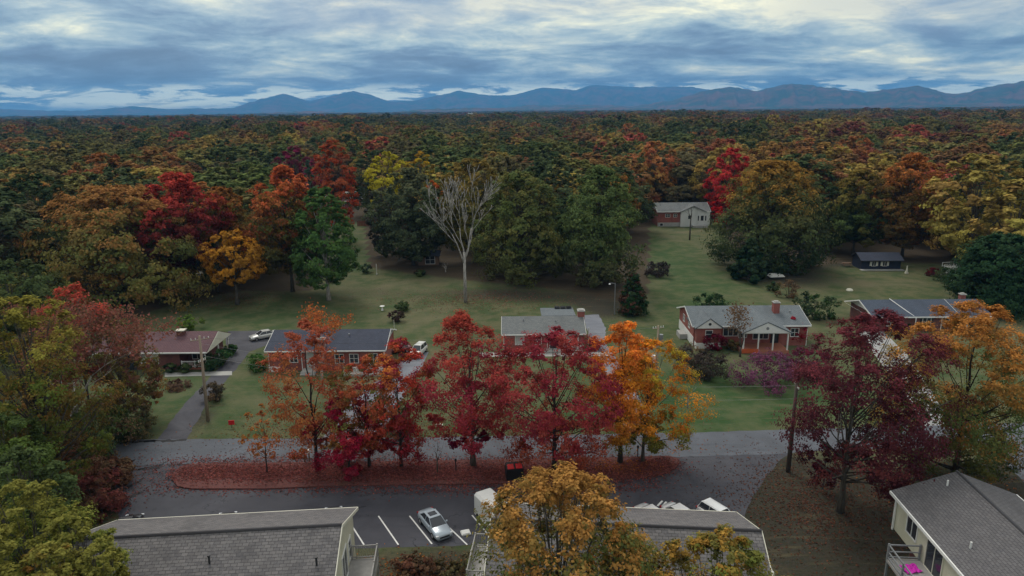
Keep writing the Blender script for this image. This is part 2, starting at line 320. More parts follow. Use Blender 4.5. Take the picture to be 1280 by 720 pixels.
for (px, py, L2, a2, w2) in ((158, 592, 2.6, 1.5, .35), (166, 606, 2.2, 1.2, .25), (176, 587, 3.2, .1, .18), (190, 584, 2.2, .3, .15), (200, 582, 1.4, 1.4, .12), (163, 622, 1.8, 1., .3), (152, 578, 2., .2, .3), (205, 551, 4.2, .05, .35), (175, 552, 3., .03, .3), (230, 581, 3., .02, .12), (300, 577.5, 6., .03, .08), (420, 643, 5., .5, .05)):
    x_, y_ = at(px, py); pr = []; n_ = 12
    for i in range(n_+1):
        f = i/n_-.5; pr.append((x_+math.cos(a2)*f*L2+rt.uniform(-.1, .1), y_+math.sin(a2)*f*L2+rt.uniform(-.1, .1)))
    w2 *= 2.; up_ = [(a+rt.uniform(.2, 1)*w2*-math.sin(a2)*.5, b+rt.uniform(.2, 1)*w2*math.cos(a2)*.5) for a, b in pr]; dn_ = [(a+rt.uniform(.2, 1)*w2*math.sin(a2)*.5, b-rt.uniform(.2, 1)*w2*math.cos(a2)*.5) for a, b in pr]
    sheet('tar_patch', up_+dn_[::-1], tar, .017, world=True)
# leafy kerbed island
ip = [(215, 600), (217, 592), (226, 584), (247, 580.5), (540, 577), (760, 573), (835, 571), (846, 573.5), (850, 578), (845, 586), (828, 594), (790, 599), (640, 605), (427, 608), (330, 612), (240, 612), (222, 609)]
iw = [Vector((*at(*q), 0)) for q in ip]
b = MB(); b.prism(iw[::-1], (0, 0, .12)); b.cm = 0
m, g = newmat('island_litter'); co = g.coord(); a = g.noise(co, 9., 4., .8); b2 = g.noise(co, .5, 4., .6)
cc = g.mix((.17, .06, .055), (.075, .045, .04), g.mr(a, .4, .62)); cc = g.mix(cc, (.27, .10, .085), g.mr(a, .6, .75, 0, .8)); cc = g.mix(cc, (.07, .05, .03), g.mr(b2, .55, .75, 0, .6)); finish(g, cc, .9, a, .5, spec=.1)
io = b.build('traffic_island', m); tag(io, kind='structure')
def strip(pa, pb, w, z=.022):
    a = Vector((*pa, z)); c_ = Vector((*pb, z)); d_ = (c_-a).normalized(); q = Vector((-d_.y, d_.x, 0))*w/2
    return [a-q, c_-q, c_+q, a+q]
b = MB()
for (p1, p2) in (((473, 645), (498, 681)), ((512, 645), (540, 680)), ((562, 660), (584, 681)), ((590, 644), (610, 668)), ((432, 645), (455, 681))):
    b.add(strip(at(*p1), at(*p2), .11, .010), [(0, 1, 2, 3)])
for k in range(6):
    q = at(822+k*5, 632.5+k*1.2); b.add(strip(q, (q[0]+.55, q[1]+.75), .16, .010), [(0, 1, 2, 3)])
tag(b.build('parking_marking', M['white']), kind='structure')
# ---------------------------------------------------------------- foliage generators
LD, LS = 1.6, 1.12
def crown_data(seed, Rr, z0, z1, nl=14, ns=26, nk=18, ls=.45, shape='round', lobe=.34, loose=1., cx=0., cy=0.):
    """leaf quads gathered into clumps on lobes; returns verts, faces, (lobe,sub,leaf) random and height fraction per vert, lobe centres"""
    r = np.random.default_rng(seed); Hc = z1-z0; nk = int(nk*LD); ls = ls*LS
    hf = (np.arange(nl)+r.uniform(.1, .9, nl))/nl; th_ = np.arange(nl)*2.39996+r.uniform(-.5, .5, nl)
    if shape == 'cone': s = np.clip(1.08-hf, .12, 1)*np.clip(.55+hf*4, 0, 1)
    elif shape == 'vase': s = (.5+.6*hf)*np.clip((1.02-hf)*3, .2, 1)
    elif shape == 'oval': s = np.clip(1-(abs(hf-.42)/.62)**2.3, .15, 1)
    elif shape == 'dome': s = np.sqrt(np.clip(1.04-hf**2.2, .05, 1))*np.clip(.78+hf*2, 0, 1)
    else: s = np.clip(1-(abs(hf-.45)/.58)**2.4, .12, 1)**.8
    lr = lobe*Rr*r.uniform(.7, 1.3, nl)*np.clip(s, .5, 1.0); full = shape in ('dome', 'round'); rr_ = r.uniform(0, 1, nl)**(.17 if full else .36)
    rr_[::6] *= .45; wob = 1+(.04 if full else .13)*np.sin(th_*2+seed)+(.03 if full else .08)*np.sin(th_*3+seed*2); Rr = Rr*1.1
    lc = np.stack([np.cos(th_)*(Rr*s*wob-lr*.7)*rr_, np.sin(th_)*(Rr*s*wob-lr*.7)*rr_, z0+hf*Hc], 1)
    lc[:, 2] = np.clip(lc[:, 2], z0+lr*.5, z1-lr*.7)
    # sub clumps
    N = nl*ns; li = np.repeat(np.arange(nl), ns)
    v = r.normal(size=(N, 3)); v[:, 2] += .25; v /= np.linalg.norm(v, axis=1)[:, None]
    cen = np.array([0, 0, z0+Hc*.45]); out = lc[li]-cen; out /= (np.linalg.norm(out, axis=1)[:, None]+1e-6)
    v += out*.45; v /= np.linalg.norm(v, axis=1)[:, None]
    rad = lr[li]*r.uniform(.5, 1.08, N)*loose; sc_ = lc[li]+v*rad[:, None]*np.array([1, 1, .8])
    sr = lr[li]*r.uniform(.22, .46, N)*loose
    # leaves
    K = N*nk; si = np.repeat(np.arange(N), nk)
    w = r.normal(size=(K, 3)); w /= np.linalg.norm(w, axis=1)[:, None]
    pc = sc_[si]+w*(sr[si]*r.uniform(.3, 1.15, K))[:, None]*np.array([1.15, 1.15, .75])
    ow = pc-np.array([0, 0, z0+Hc*.35]); ow /= (np.linalg.norm(ow, axis=1)[:, None]+1e-6); q_ = shape in ('dome', 'round') and Rr > 4.5; nrm = w*(.22 if q_ else .35)+v[si]*.4+ow*(1. if q_ else .7)+r.normal(size=(K, 3))*(.28 if q_ else .38)+np.array([0, 0, .35]); nrm /= np.linalg.norm(nrm, axis=1)[:, None]
    t = r.normal(size=(K, 3)); t -= nrm*(t*nrm).sum(1)[:, None]; t /= np.linalg.norm(t, axis=1)[:, None]; bt = np.cross(nrm, t)
    sz = ls*r.uniform(.55, 1.25, K)*.5; asp = r.uniform(.5, .95, K)
    a = t*sz[:, None]; b_ = bt*(sz*asp)[:, None]; sk = r.uniform(-.4, .4, (K, 1)); lift = nrm*(sz*r.uniform(-.3, .3, K))[:, None]
    V = np.stack([pc-a, pc+a*sk-b_+lift, pc+a, pc-a*sk+b_+lift], 1).reshape(-1, 3)+np.array([cx, cy, 0])
    fc = np.arange(K*4).reshape(-1, 4)
    lv = np.stack([r.random(nl)[li][si], r.random(N)[si], r.random(K)], 1)
    hh = np.clip((pc[:, 2]-z0)/Hc, 0, 1)
    return V, fc, np.repeat(lv, 4, 0), np.repeat(hh, 4), lc+np.array([cx, cy, 0]), lr, pc
def colourise(lv, hh, cols, top=None, low=None, amt=.9):
    cols = np.array(cols); r = lv[:, 0]*.65+lv[:, 1]*.35; r = np.clip((r-.5)*1.5+.5, 0, .999)*(len(cols)-1); i = r.astype(int); f = (r-i)[:, None]
    f = np.clip((f-.5)*1.8+.5, 0, 1)
    c = cols[i]*(1-f)+cols[np.minimum(i+1, len(cols)-1)]*f
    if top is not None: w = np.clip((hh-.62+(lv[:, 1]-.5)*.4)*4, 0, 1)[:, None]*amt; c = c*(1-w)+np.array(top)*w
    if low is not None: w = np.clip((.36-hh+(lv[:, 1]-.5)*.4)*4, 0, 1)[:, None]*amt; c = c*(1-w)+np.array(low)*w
    c = c*(.75+.5*lv[:, 1:2])*1.3
    return np.concatenate([c, np.ones((len(c), 1))], 1)
def limbs(mb, r, base_r, zt, lc, lr, top, nsub=3, lean=(0, 0), frac=1.):
    tp = [(0, 0, -.3)]; rd = [base_r*1.5]
    n = 7
    for i in range(1, n+1):
        f = i/n; tp.append((r.uniform(-.12, .12)*f*2+lean[0]*f, r.uniform(-.12, .12)*f*2+lean[1]*f, top*f)); rd.append(base_r*(1-.78*f))
    mb.tube(tp, rd, 8)
    for i, c in enumerate(lc):
        if r.random() > frac: continue
        zs_ = min(max(zt*r.uniform(.75, 1.1), c[2]*.55), top*.92); f = zs_/top; k = f*n; j = min(int(k), n-1)
        a = Vector(tp[j]).lerp(Vector(tp[j+1]), k-j); c = Vector(c); mid = a.lerp(c, .5)+Vector((r.uniform(-.3, .3), r.uniform(-.3, .3), r.uniform(-.4, .1)))*lr[i]*.6
        r1 = base_r*(1-.78*f)*r.uniform(.35, .55); mb.tube([a, mid, c], [r1, r1*.65, r1*.3], 5)
        for q in range(nsub):
            e = c+Vector((r.uniform(-1, 1), r.uniform(-1, 1), r.uniform(-.5, 1)))*lr[i]*.85; mb.tube([mid.lerp(c, r.uniform(.1, .9)), e], [r1*.35, r1*.08], 4)
TREES = []
def hero(name, label, cat, x, y, ztop, Rr, z0, cols, top=None, low=None, shape='round', nl=16, ns=26, nk=18, ls=.32, lobe=.34, loose=1., trunk=.22, bark='bark', seed=None, group=None, lean=(0, 0), frac=1., offx=0., nsub=3, z=0.):
    seed = seed or len(TREES)+11; t = empty(name, (x, y, z), 0, label, cat, group); r = random.Random(seed)
    V, fc, lv, hh, lc, lr, pc = crown_data(seed, Rr, z0, ztop, nl, ns, nk, ls, shape, lobe, loose, lean[0]*.8+offx, lean[1]*.8)
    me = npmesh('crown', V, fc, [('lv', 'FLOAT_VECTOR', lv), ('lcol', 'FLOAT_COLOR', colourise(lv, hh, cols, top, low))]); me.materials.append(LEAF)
    o = bpy.data.objects.new('crown', me); COL.objects.link(o); o.parent = t
    mb = MB(); limbs(mb, r, trunk, z0, lc, lr, z0+(ztop-z0)*.78, nsub, lean, frac); mb.build('trunk', M[bark], t, smooth=True)
    TREES.append((x, y, Rr)); return t
def shrub(label, x, y, h, Rr, cols, ls=.22, nl=7, ns=16, nk=12, name='shrub', cat='shrub', group=None, top=None, z0=.1, shape='round', lobe=.5, loose=1.):
    seed = int(abs(x*131+y*17))+5
    V, fc, lv, hh, lc, lr, pc = crown_data(seed, Rr, z0, h, nl, ns, nk, ls, shape, lobe, loose)
    V[:, 2] = np.maximum(V[:, 2], .02)
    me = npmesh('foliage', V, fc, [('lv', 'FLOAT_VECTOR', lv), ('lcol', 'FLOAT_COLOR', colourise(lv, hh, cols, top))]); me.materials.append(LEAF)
    t = empty(name, (x, y, 0), 0, label, cat, group)
    o = bpy.data.objects.new('foliage', me); COL.objects.link(o); o.parent = t
    mb = MB(); r = random.Random(seed)
    for c, q in zip(lc, lr): mb.tube([(r.uniform(-.1, .1), r.uniform(-.1, .1), -.1), (c[0]*.4, c[1]*.4, c[2]*.6), tuple(c)], [.05, .035, .012], 4)
    mb.build('stem', M['bark'], t); return t
def bare(name, label, cat, x, y, h, spread, rad, mat, seed, depth=5, group=None, leaf=None, leafn=0, up=.5, parts_only=False, first=.35, lean=(0, 0), nmain=3, rmin=0.):
    t = empty(name, (x, y, 0), 0, label, cat, group); r = random.Random(seed); mb = MB(); tips = []
    def grow(p, d, ln, rd, k):
        pts = [p]; rr = [rd]; q = p
        for i in range(3):
            d = (d+Vector((r.uniform(-.22, .22), r.uniform(-.22, .22), r.uniform(-.05, .16)))).normalized(); q = q+d*ln/3; pts.append(q); rr.append(rd*(1-.18*(i+1)))
        mb.tube(pts, [max(q_, rmin) for q_ in rr], 6 if k > 2 else 4); tips.append((q, k))
        if k <= 0: return
        for i in range(r.choice((2, 3, 3)) if k > 1 else 3):
            a = r.uniform(0, 6.28); s = r.uniform(.35, .95)*spread
            nd = (d*up*1.6+Vector((math.cos(a)*s, math.sin(a)*s, r.uniform(-.1, .5)))).normalized()
            st = pts[r.choice((1, 2, 3))] if i else pts[3]; grow(st, nd, ln*r.uniform(.6, .82), rr[3]*r.uniform(.5, .8), k-1)
    mb.tube([(0, 0, -.3), (lean[0]*.4, lean[1]*.4, h*first*.5), (lean[0], lean[1], h*first)], [rad*1.35, rad, rad*.85], 8)
    for i in range(nmain):
        a = i*2.2+r.uniform(-.5, .5); grow(Vector((lean[0], lean[1], h*first*r.uniform(.75, 1))), Vector((math.cos(a)*.5*spread, math.sin(a)*.5*spread, 1)).normalized(), h*.27, rad*.65, depth)
    mx = max(q.z for q, k in tips); s = h/mx
    mb.v = [(a, b_, c*s) for a, b_, c in mb.v]
    mb.build('trunk', mat, t, smooth=True)
    if leaf is not None:
        rg = np.random.default_rng(seed); T = np.array([(q.x, q.y, q.z*s) for q, k in tips if k <= 1]); K = leafn
        c = T[rg.integers(0, len(T), K)]+rg.normal(size=(K, 3))*.28; n = rg.normal(size=(K, 3)); n /= np.linalg.norm(n, axis=1)[:, None]; a = np.cross(n, rg.normal(size=(K, 3))); a /= np.linalg.norm(a, axis=1)[:, None]; b_ = np.cross(n, a); sz = rg.uniform(.06, .16, (K, 1))
        V = np.stack([c-a*sz, c-b_*sz*.7, c+a*sz, c+b_*sz*.7], 1).reshape(-1, 3); lv = np.repeat(rg.random((K, 3)), 4, 0)
        me = npmesh('crown', V, np.arange(K*4).reshape(-1, 4), [('lv', 'FLOAT_VECTOR', lv), ('lcol', 'FLOAT_COLOR', colourise(lv, lv[:, 0], leaf))]); me.materials.append(LEAF)
        o = bpy.data.objects.new('crown', me); COL.objects.link(o); o.parent = t
    TREES.append((x, y, spread*3)); return t
G1 = (.066, .092, .036); G2 = (.078, .11, .036); OL = (.14, .13, .038); YG = (.17, .17, .03); DG = (.042, .064, .032); OR = (.40, .13, .035); RO_ = (.28, .08, .035); RD = (.30, .05, .042); CR = (.25, .032, .05); MA = (.085, .012, .026); PU = (.10, .03, .055); GO = (.47, .23, .03); RU = (.22, .07, .03); TN = (.13, .085, .05); PK = (.20, .085, .065)
HAZE = 9.0e-5
# ---------------------------------------------------------------- building helpers
def win(par, o, u, out, w, h, mull=1, hb=1, glass='glass', name='window', fr='white', t=.07, shutter=None):
    """window or glazed door: frame mesh with a pane child; o = lower corner on the wall, u = along wall, out = outward"""
    u = Vector((*u, 0)); n = Vector((*out, 0)); o = Vector(o)
    def bx(mb, a, b, z0, z1, d0, d1):
        ps = [o+u*x+n*y+Vector((0, 0, z)) for z in (z0, z1) for x, y in ((a, d0), (b, d0), (b, d1), (a, d1))]
        mb.add(ps, [(0, 3, 2, 1), (4, 5, 6, 7), (0, 1, 5, 4), (1, 2, 6, 5), (2, 3, 7, 6), (3, 0, 4, 7)])
    b = MB(); bx(b, -t, w+t, -t, 0, -.02, .07); bx(b, -t, w+t, h, h+t, -.02, .07); bx(b, -t, 0, 0, h, -.02, .06); bx(b, w, w+t, 0, h, -.02, .06)
    for i in range(1, mull+1): x = w*i/(mull+1); bx(b, x-.025, x+.025, 0, h, -.02, .05)
    for i in range(1, hb+1): z = h*i/(hb+1); bx(b, 0, w, z-.02, z+.02, -.02, .045)
    f = b.build(name, M[fr], par); p = MB(); bx(p, 0, w, 0, h, -.03, .02); p.build('pane', M[glass], f)
    if shutter:
        for x in (-t-.32, w+t+.02): s = MB(); bx(s, x, x+.3, 0, h, -.02, .05); s.build('shutter', M[shutter], f)
    return f
def chevron(w0, w1, y0, y1, ze, zr, th=.14, yr=None):
    yr = (y0+y1)/2 if yr is None else yr
    return [(w0, y0, ze), (w0, yr, zr), (w0, y1, ze), (w0, y1, ze-th), (w0, yr, zr-th), (w0, y0, ze-th)], (w1-w0, 0, 0)
def gable(t, w, d, hw, rise, wm, rm, oh=.45, ohx=.35, gm=None, x0=0., y0=0., zb=0., fnd=None, gut='white'):
    b = MB(); b.box(x0, x0+w, y0, y0+d, zb, hw); b.build('wall', M[wm], t)
    sl = rise/(d/2); ze = hw-oh*sl+.12
    b = MB(); pts, ex = chevron(x0-ohx, x0+w+ohx, y0-oh, y0+d+oh, ze, hw+rise+.12); b.prism(pts, ex); rf = b.build('roof', M[rm], t)
    for sx, nm in ((x0-.02, 'gable_panel'), (x0+w-.04, 'gable_panel')):
        b = MB(); b.prism([(sx, y0+.02, hw-.03), (sx, y0+d/2, hw+rise-.03), (sx, y0+d-.02, hw-.03)], (.06, 0, 0)); b.build(nm, M[gm or wm], t)
    for ya, yb_ in ((y0-oh-.09, y0-oh-.002), (y0+d+oh+.002, y0+d+oh+.09)): b = MB(); b.box(x0-ohx+.02, x0+w+ohx-.02, ya, yb_, ze-.17, ze-.02); b.build('gutter', M[gut], t)
    for sx in (x0-ohx-.04, x0+w+ohx+.004):
        for a, c in ((y0-oh, y0+d/2), (y0+d+oh, y0+d/2)):
            b = MB(); b.prism([(sx, a, ze-.16), (sx, a, ze+.02), (sx, c, hw+rise+.14), (sx, c, hw+rise-.05)], (.036, 0, 0)); b.build('barge_board', M[gut], t)
    if fnd: b = MB(); b.box(x0-.03, x0+w+.03, y0-.03, y0+d+.03, 0, fnd[0]); b.build('foundation', M[fnd[1]], t)
    return rf, ze
def roofvents(t, pts):
    for x, y, z in pts: b = MB(); b.tube([(x, y, z-.2), (x, y, z+.28)], .07, 8); b.tube([(x, y, z+.24), (x, y, z+.3)], .11, 8); b.build('roof_vent', M['grey_metal'], t)
def chimney(t, x0, x1, y0, y1, z0, z1, m='red_brick'):
    b = MB(); b.box(x0, x1, y0, y1, z0, z1); c = b.build('chimney', M[m], t); b = MB(); b.box(x0-.07, x1+.07, y0-.07, y1+.07, z1-.02, z1+.1); b.box(x0+.12, x1-.12, y0+.12, y1-.12, z1+.1, z1+.22); b.build('chimney_cap', M['concrete'], c); return c
def posts(t, ps, z0, z1, r=.07, m='white', name='post'):
    for x, y in ps: b = MB(); b.box(x-r, x+r, y-r, y+r, z0, z1); b.box(x-r*1.5, x+r*1.5, y-r*1.5, y+r*1.5, z1-.1, z1-.005); b.build(name, M[m], t)
def railing(t, pts, z0, h, m, gap=.13, bal=True, label=None):
    b = MB()
    for (x0, y0), (x1, y1) in zip(pts, pts[1:]):
        a = Vector((x0, y0, 0)); c = Vector((x1, y1, 0)); L_ = (c-a).length; n = Vector((-(c-a).y, (c-a).x, 0)).normalized()*.035
        for za, zb_ in ((h-.08, h), (.1, .17), (h*.5-.03, h*.5+.03))[:2 if bal else 3]:
            b.prism([a-n+Vector((0, 0, z0+za)), c-n+Vector((0, 0, z0+za)), c+n+Vector((0, 0, z0+za)), a+n+Vector((0, 0, z0+za))], (0, 0, zb_-za))
        if bal:
            for i in range(1, int(L_/gap)): q = a.lerp(c, i*gap/L_); b.box(q.x-.015, q.x+.015, q.y-.015, q.y+.015, z0+.17, z0+h-.08)
    b.build('railing', M[m], t)
    for x, y in pts: b = MB(); b.box(x-.055, x+.055, y-.055, y+.055, z0-.1, z0+h+.05); b.build('rail_post', M[m], t)
# ---- brick ranch houses along the street
# maroon roofed house
t = empty('brick_house', (-52.2, 80.9, 0), 0, 'brick ranch house with maroon shingle roof and cream gable, left of the forked driveway', 'house')
b = MB(); b.box(0, 10.7, 0, 6.6, 0, 2.5); b.box(10.7, 13.4, 2., 6.6, 0, 2.5); b.build('wall', M['dark_brick'], t)
b = MB(); pts, ex = chevron(-.5, 14.4, -.5, 7.1, 2.45, 3.95); b.prism(pts, ex); b.build('roof', M['maroon_roof'], t)
b = MB(); b.prism([(14.42, -.5, 2.33), (14.42, 3.3, 3.9), (14.42, 7.1, 2.33)], (.05, 0, 0)); b.build('gable_panel', M['trim'], t)
b = MB(); b.box(-.5, 14.4, -.6, -.51, 2.28, 2.44); b.build('gutter', M['white'], t)
b = MB(); b.prism([(-.03, 0, 2.5), (-.03, 3.3, 3.8), (-.03, 6.6, 2.5)], (.05, 0, 0)); b.build('gable_panel', M['trim'], t)
b = MB(); b.box(9.5, 10.4, 2.4, 3.1, 3.3, 4.25); c_ = b.build('chimney', M['dark_brick'], t); b = MB(); b.box(9.4, 10.5, 2.3, 3.2, 4.25, 4.36); b.build('chimney_cap', M['trim'], c_)
win(t, (5.9, 0, .85), (1, 0), (0, -1), 2.1, 1.35, 2, 0, 'curtain'); win(t, (1.5, 0, 1.), (1, 0), (0, -1), 1.1, 1.1)
win(t, (4.1, 0, .1), (1, 0), (0, -1), 1., 2.1, 1, 1, 'glass', 'front_door', 'dark'); win(t, (11.4, 2., .7), (1, 0), (0, -1), 1.2, 1.3)
b = MB(); b.box(10.7, 14.2, -.1, 2, 0, .25); b.build('porch_floor', M['porchfloor'], t)
railing(t, [(10.9, 0), (12.5, 0), (13.9, 0)], .25, .85, 'white'); posts(t, [(13.9, .0), (14.2, 6.4), (14.2, 3.3)], 0, 2.32)
roofvents(t, [(3., 2.2, 3.5), (7.6, 4.6, 3.4)])
# navy roofed house
t = empty('brick_house', (-30.1, 80.2, 0), 0, 'red brick ranch house with navy blue roof behind the orange street trees', 'house')
gable(t, 14.2, 7.4, 2.75, 1.25, 'red_brick', 'navy_roof', gm='white_siding')
chimney(t, 6.1, 7.1, -.42, .4, 0, 4.05)
win(t, (2.6, 0, 1.1), (1, 0), (0, -1), .9, .9); win(t, (8.2, 0, .95), (1, 0), (0, -1), 1., 1.1); win(t, (10., 0, .95), (1, 0), (0, -1), 1., 1.1); win(t, (12.4, 0, .7), (1, 0), (0, -1), .95, 1.4)
win(t, (4.6, 0, .3), (1, 0), (0, -1), .95, 2.05, 0, 1, 'curtain', 'front_door'); b = MB(); b.box(4.2, 6., -1.5, -.01, 0, .3); b.box(4.2, 6., -1.85, -1.5, 0, .15); b.build('step', M['concrete'], t)
b = MB(); b.box(0, 1.3, -.5, -.02, 0, .55); b.build('planter', M['white'], t)
b = MB(); b.box(9.6, 14.1, -2.2, -.01, 0, .22); b.build('porch_floor', M['concrete'], t); railing(t, [(9.7, -2.1), (11.2, -2.1), (12.7, -2.1), (14., -2.1), (14., -.2)], .22, .9, 'white')
b = MB(); b.box(-.09, -.01, -.1, .0, 0, 2.5); b.build('downspout', M['white'], t); b = MB(); b.box(14.21, 14.29, -.1, 0., 0, 2.5); b.build('downspout', M['white'], t); b = MB(); b.box(4.0, 4.08, -.09, -.01, 0, 2.6); b.build('downspout', M['white'], t)
roofvents(t, [(2., 2.6, 3.75), (9.5, 2.4, 3.65)])
# grey roofed house
t = empty('brick_house', (-1.1, 87, 0), 0, 'red brick ranch house with grey roof and rear addition behind the crimson tree', 'house')
gable(t, 10.5, 7., 2.35, 1.15, 'red_brick', 'grey_roof', gm='white_siding')
b = MB(); b.box(5.4, 9.9, 7.02, 10.2, 0, 2.55); b.build('addition_wall', M['white_siding'], t)
b = MB(); b.prism([(5.2, 5.2, 3.15), (5.2, 10.5, 2.75), (5.2, 10.5, 2.62), (5.2, 5.2, 3.0)], (4.8, 0, 0)); ar = b.build('addition_roof', M['blue_grey_roof'], t)
for k in range(3): b = MB(); b.box(7.3+k*.85, 8.05+k*.85, 9.6, 10.4, 2.92, 3.06); b.build('solar_panel', M['solar'], ar)
chimney(t, 10.1, 11., 3.2, 4.2, 0, 4.3)
win(t, (1.5, 0, .75), (1, 0), (0, -1), 1.1, 1.35, 0, 1, 'curtain'); win(t, (3.9, 0, .8), (1, 0), (0, -1), 1.0, 1.2, 1, 1); win(t, (8., 0, .8), (1, 0), (0, -1), 1.05, 1.2, 0, 1, 'curtain')
win(t, (6.1, 0, .2), (1, 0), (0, -1), .95, 2., 0, 0, 'glass', 'front_door'); b = MB(); b.box(5.3, 7.6, -1.4, -.02, 0, .2); b.build('step', M['concrete'], t)
b = MB(); b.box(-.1, -.01, -.1, 0, 0, 2.2); b.build('downspout', M['white'], t); b = MB(); b.box(5.7, 5.78, -.1, -.01, 0, 2.2); b.build('downspout', M['white'], t); b = MB(); b.box(9.75, 9.9, -.1, -.01, 0, 2.2); b.build('downspout', M['white'], t); b = MB(); b.box(11.4, 11.55, 2, 2.15, 0, 2.3); b.build('downspout', M['white'], t)
railing(t, [(7.7, -.8), (9., -.8), (10.4, -.8)], .0, .8, 'white')
roofvents(t, [(2.6, 2.4, 3.25), (7., 2.1, 3.15)])
# pale grey roofed house with two front gables
t = empty('brick_house', (24.3, 87.8, 0), R_(-.5), 'red brick house with two white front gables and a columned porch, grey roof', 'house')
rf, ze = gable(t, 15.1, 8.2, 3.0, 1.35, 'red_brick', 'blue_grey_roof')
def frontgable(x0, x1, yf, ym, hw, zr, wm=None, zf=0., trim=.16):
    xm = (x0+x1)/2
    b = MB(); th = .13
    b.prism([(x0-.3, yf-.3, hw-.08), (xm, yf-.3, zr+.12), (x1+.3, yf-.3, hw-.08), (x1+.3, yf-.3, hw-.08-th), (xm, yf-.3, zr+.12-th), (x0-.3, yf-.3, hw-.08-th)], (0, ym-yf+.3, 0)); g_ = b.build('porch_roof', M['blue_grey_roof'], t)
    b = MB(); b.prism([(x0-.05, yf-.25, hw-.12), (xm, yf-.25, zr-.02), (x1+.05, yf-.25, hw-.12)], (0, .12, 0)); gp = b.build('gable_panel', M['white'], g_)
    b = MB(); b.tube([(xm, yf-.27, (hw*.6+zr*.4)), (xm, yf-.24, (hw*.6+zr*.4))], .2, 10); b.build('vent', M['dark'] if wm else M['railgrey'], g_)
    if wm: b = MB(); b.box(x0, x1, yf, 0.02, zf, hw-.1); b.build('bay_wall', M[wm], t)
frontgable(.15, 3.4, -1., 3.6, 3.0, 4.15, 'red_brick', .8)
b = MB(); b.box(.12, 3.43, -1.03, .02, 0, .8); b.build('foundation', M['white'], t); b = MB(); b.box(-.03, 0.0, -.02, 8.2, 0, 1.3); b.build('foundation', M['white'], t)
win(t, (1.35, -1., 1.5), (1, 0), (0, -1), .85, 1.0, 0, 1); win(t, (4., 0, 1.45), (1, 0), (0, -1), 1.9, 1.05, 2, 0); win(t, (0, 2, 1.9), (0, 1), (-1, 0), .8, .9); win(t, (0, 5, 1.9), (0, 1), (-1, 0), .8, .9)
frontgable(5.7, 11.6, -3., 4.0, 2.95, 4.25)
b = MB(); b.box(5.5, 11.7, -3.1, -.02, 0, .4); b.build('porch_floor', M['porchfloor'], t)
b = MB(); b.box(5.6, 7.7, -3.16, -3.09, .1, .65); b.build('porch_skirt', simple('orange_panel', (.5, .1, .03)), t)
posts(t, [(5.8, -2.9), (7.7, -2.9), (9.6, -2.9), (11.5, -2.9)], .4, 2.82, .08, name='column')
b = MB(); b.box(5.6, 11.7, -3.05, -2.85, 2.7, 2.86); b.build('porch_beam', M['white'], t)
win(t, (6.1, 0, 1.2), (1, 0), (0, -1), 1., 1.2); win(t, (8., 0, 1.), (1, 0), (0, -1), 2., 1.4, 2, 0); win(t, (10.4, 0, .45), (1, 0), (0, -1), .95, 2.1, 0, 1, 'glass', 'front_door', 'dark'); win(t, (13, 0, 1.3), (1, 0), (0, -1), 1., 1.1)
chimney(t, 11.3, 12.1, 2.2, 3., 3., 5.3); b = MB(); b.box(15.12, 15.2, -.1, 0, 0, 2.8); b.build('downspout', M['white'], t)
b = MB(); b.box(-1.1, -.1, 3, 5, 0, .7); b.build('side_steps', M['concrete'], t)
roofvents(t, [(4.6, 2.8, 4.05), (13.6, 2.4, 3.9)])
# slate roofed house at right
t = empty('brick_house', (51.6, 93.2, 0), R_(-.3), 'brick ranch house with slate blue roof, white gable and carport, above the white driveway', 'house')
rf, ze = gable(t, 10.8, 7.6, 2.35, 1.2, 'dark_brick', 'slate_roof', ohx=.8, gm='white')
b = MB(); pts, ex = chevron(11.6, 16.2, -.45, 8.05, ze, 3.67); b.prism(pts, ex); b.build('carport_roof', M['slate_roof'], t)
b = MB(); b.box(11.6, 16.2, -.54, -.452, ze-.17, ze-.02); b.build('carport_gutter', M['white'], t); posts(t, [(12.8, -.2), (16., -.2), (16., 7.6), (16, 3.7)], 0, 2.1)
b = MB(); b.tube([(3.6, 3.8, 3.8), (5.2, -.5, 2.25), (5.25, -.6, 2.1), (5.25, -.6, .05)], .06, 6); b.build('roof_pipe', M['white'], t)
win(t, (1.6, 0, .9), (1, 0), (0, -1), 1., 1.1); win(t, (6.6, 0, .8), (1, 0), (0, -1), 1.1, 1.2, 1, 1, shutter='dark'); win(t, (9.3, 0, .15), (1, 0), (0, -1), .95, 2., 0, 1, 'glass', 'front_door'); win(t, (0, 1.4, .9), (0, 1), (-1, 0), .9, 1.1)
b = MB(); b.box(-.79, -.77, -.3, 7.9, 2.1, 2.11); b.build('soffit', M['white'], t)
chimney(t, 15., 15.7, 5.2, 5.9, 2.5, 3.9)
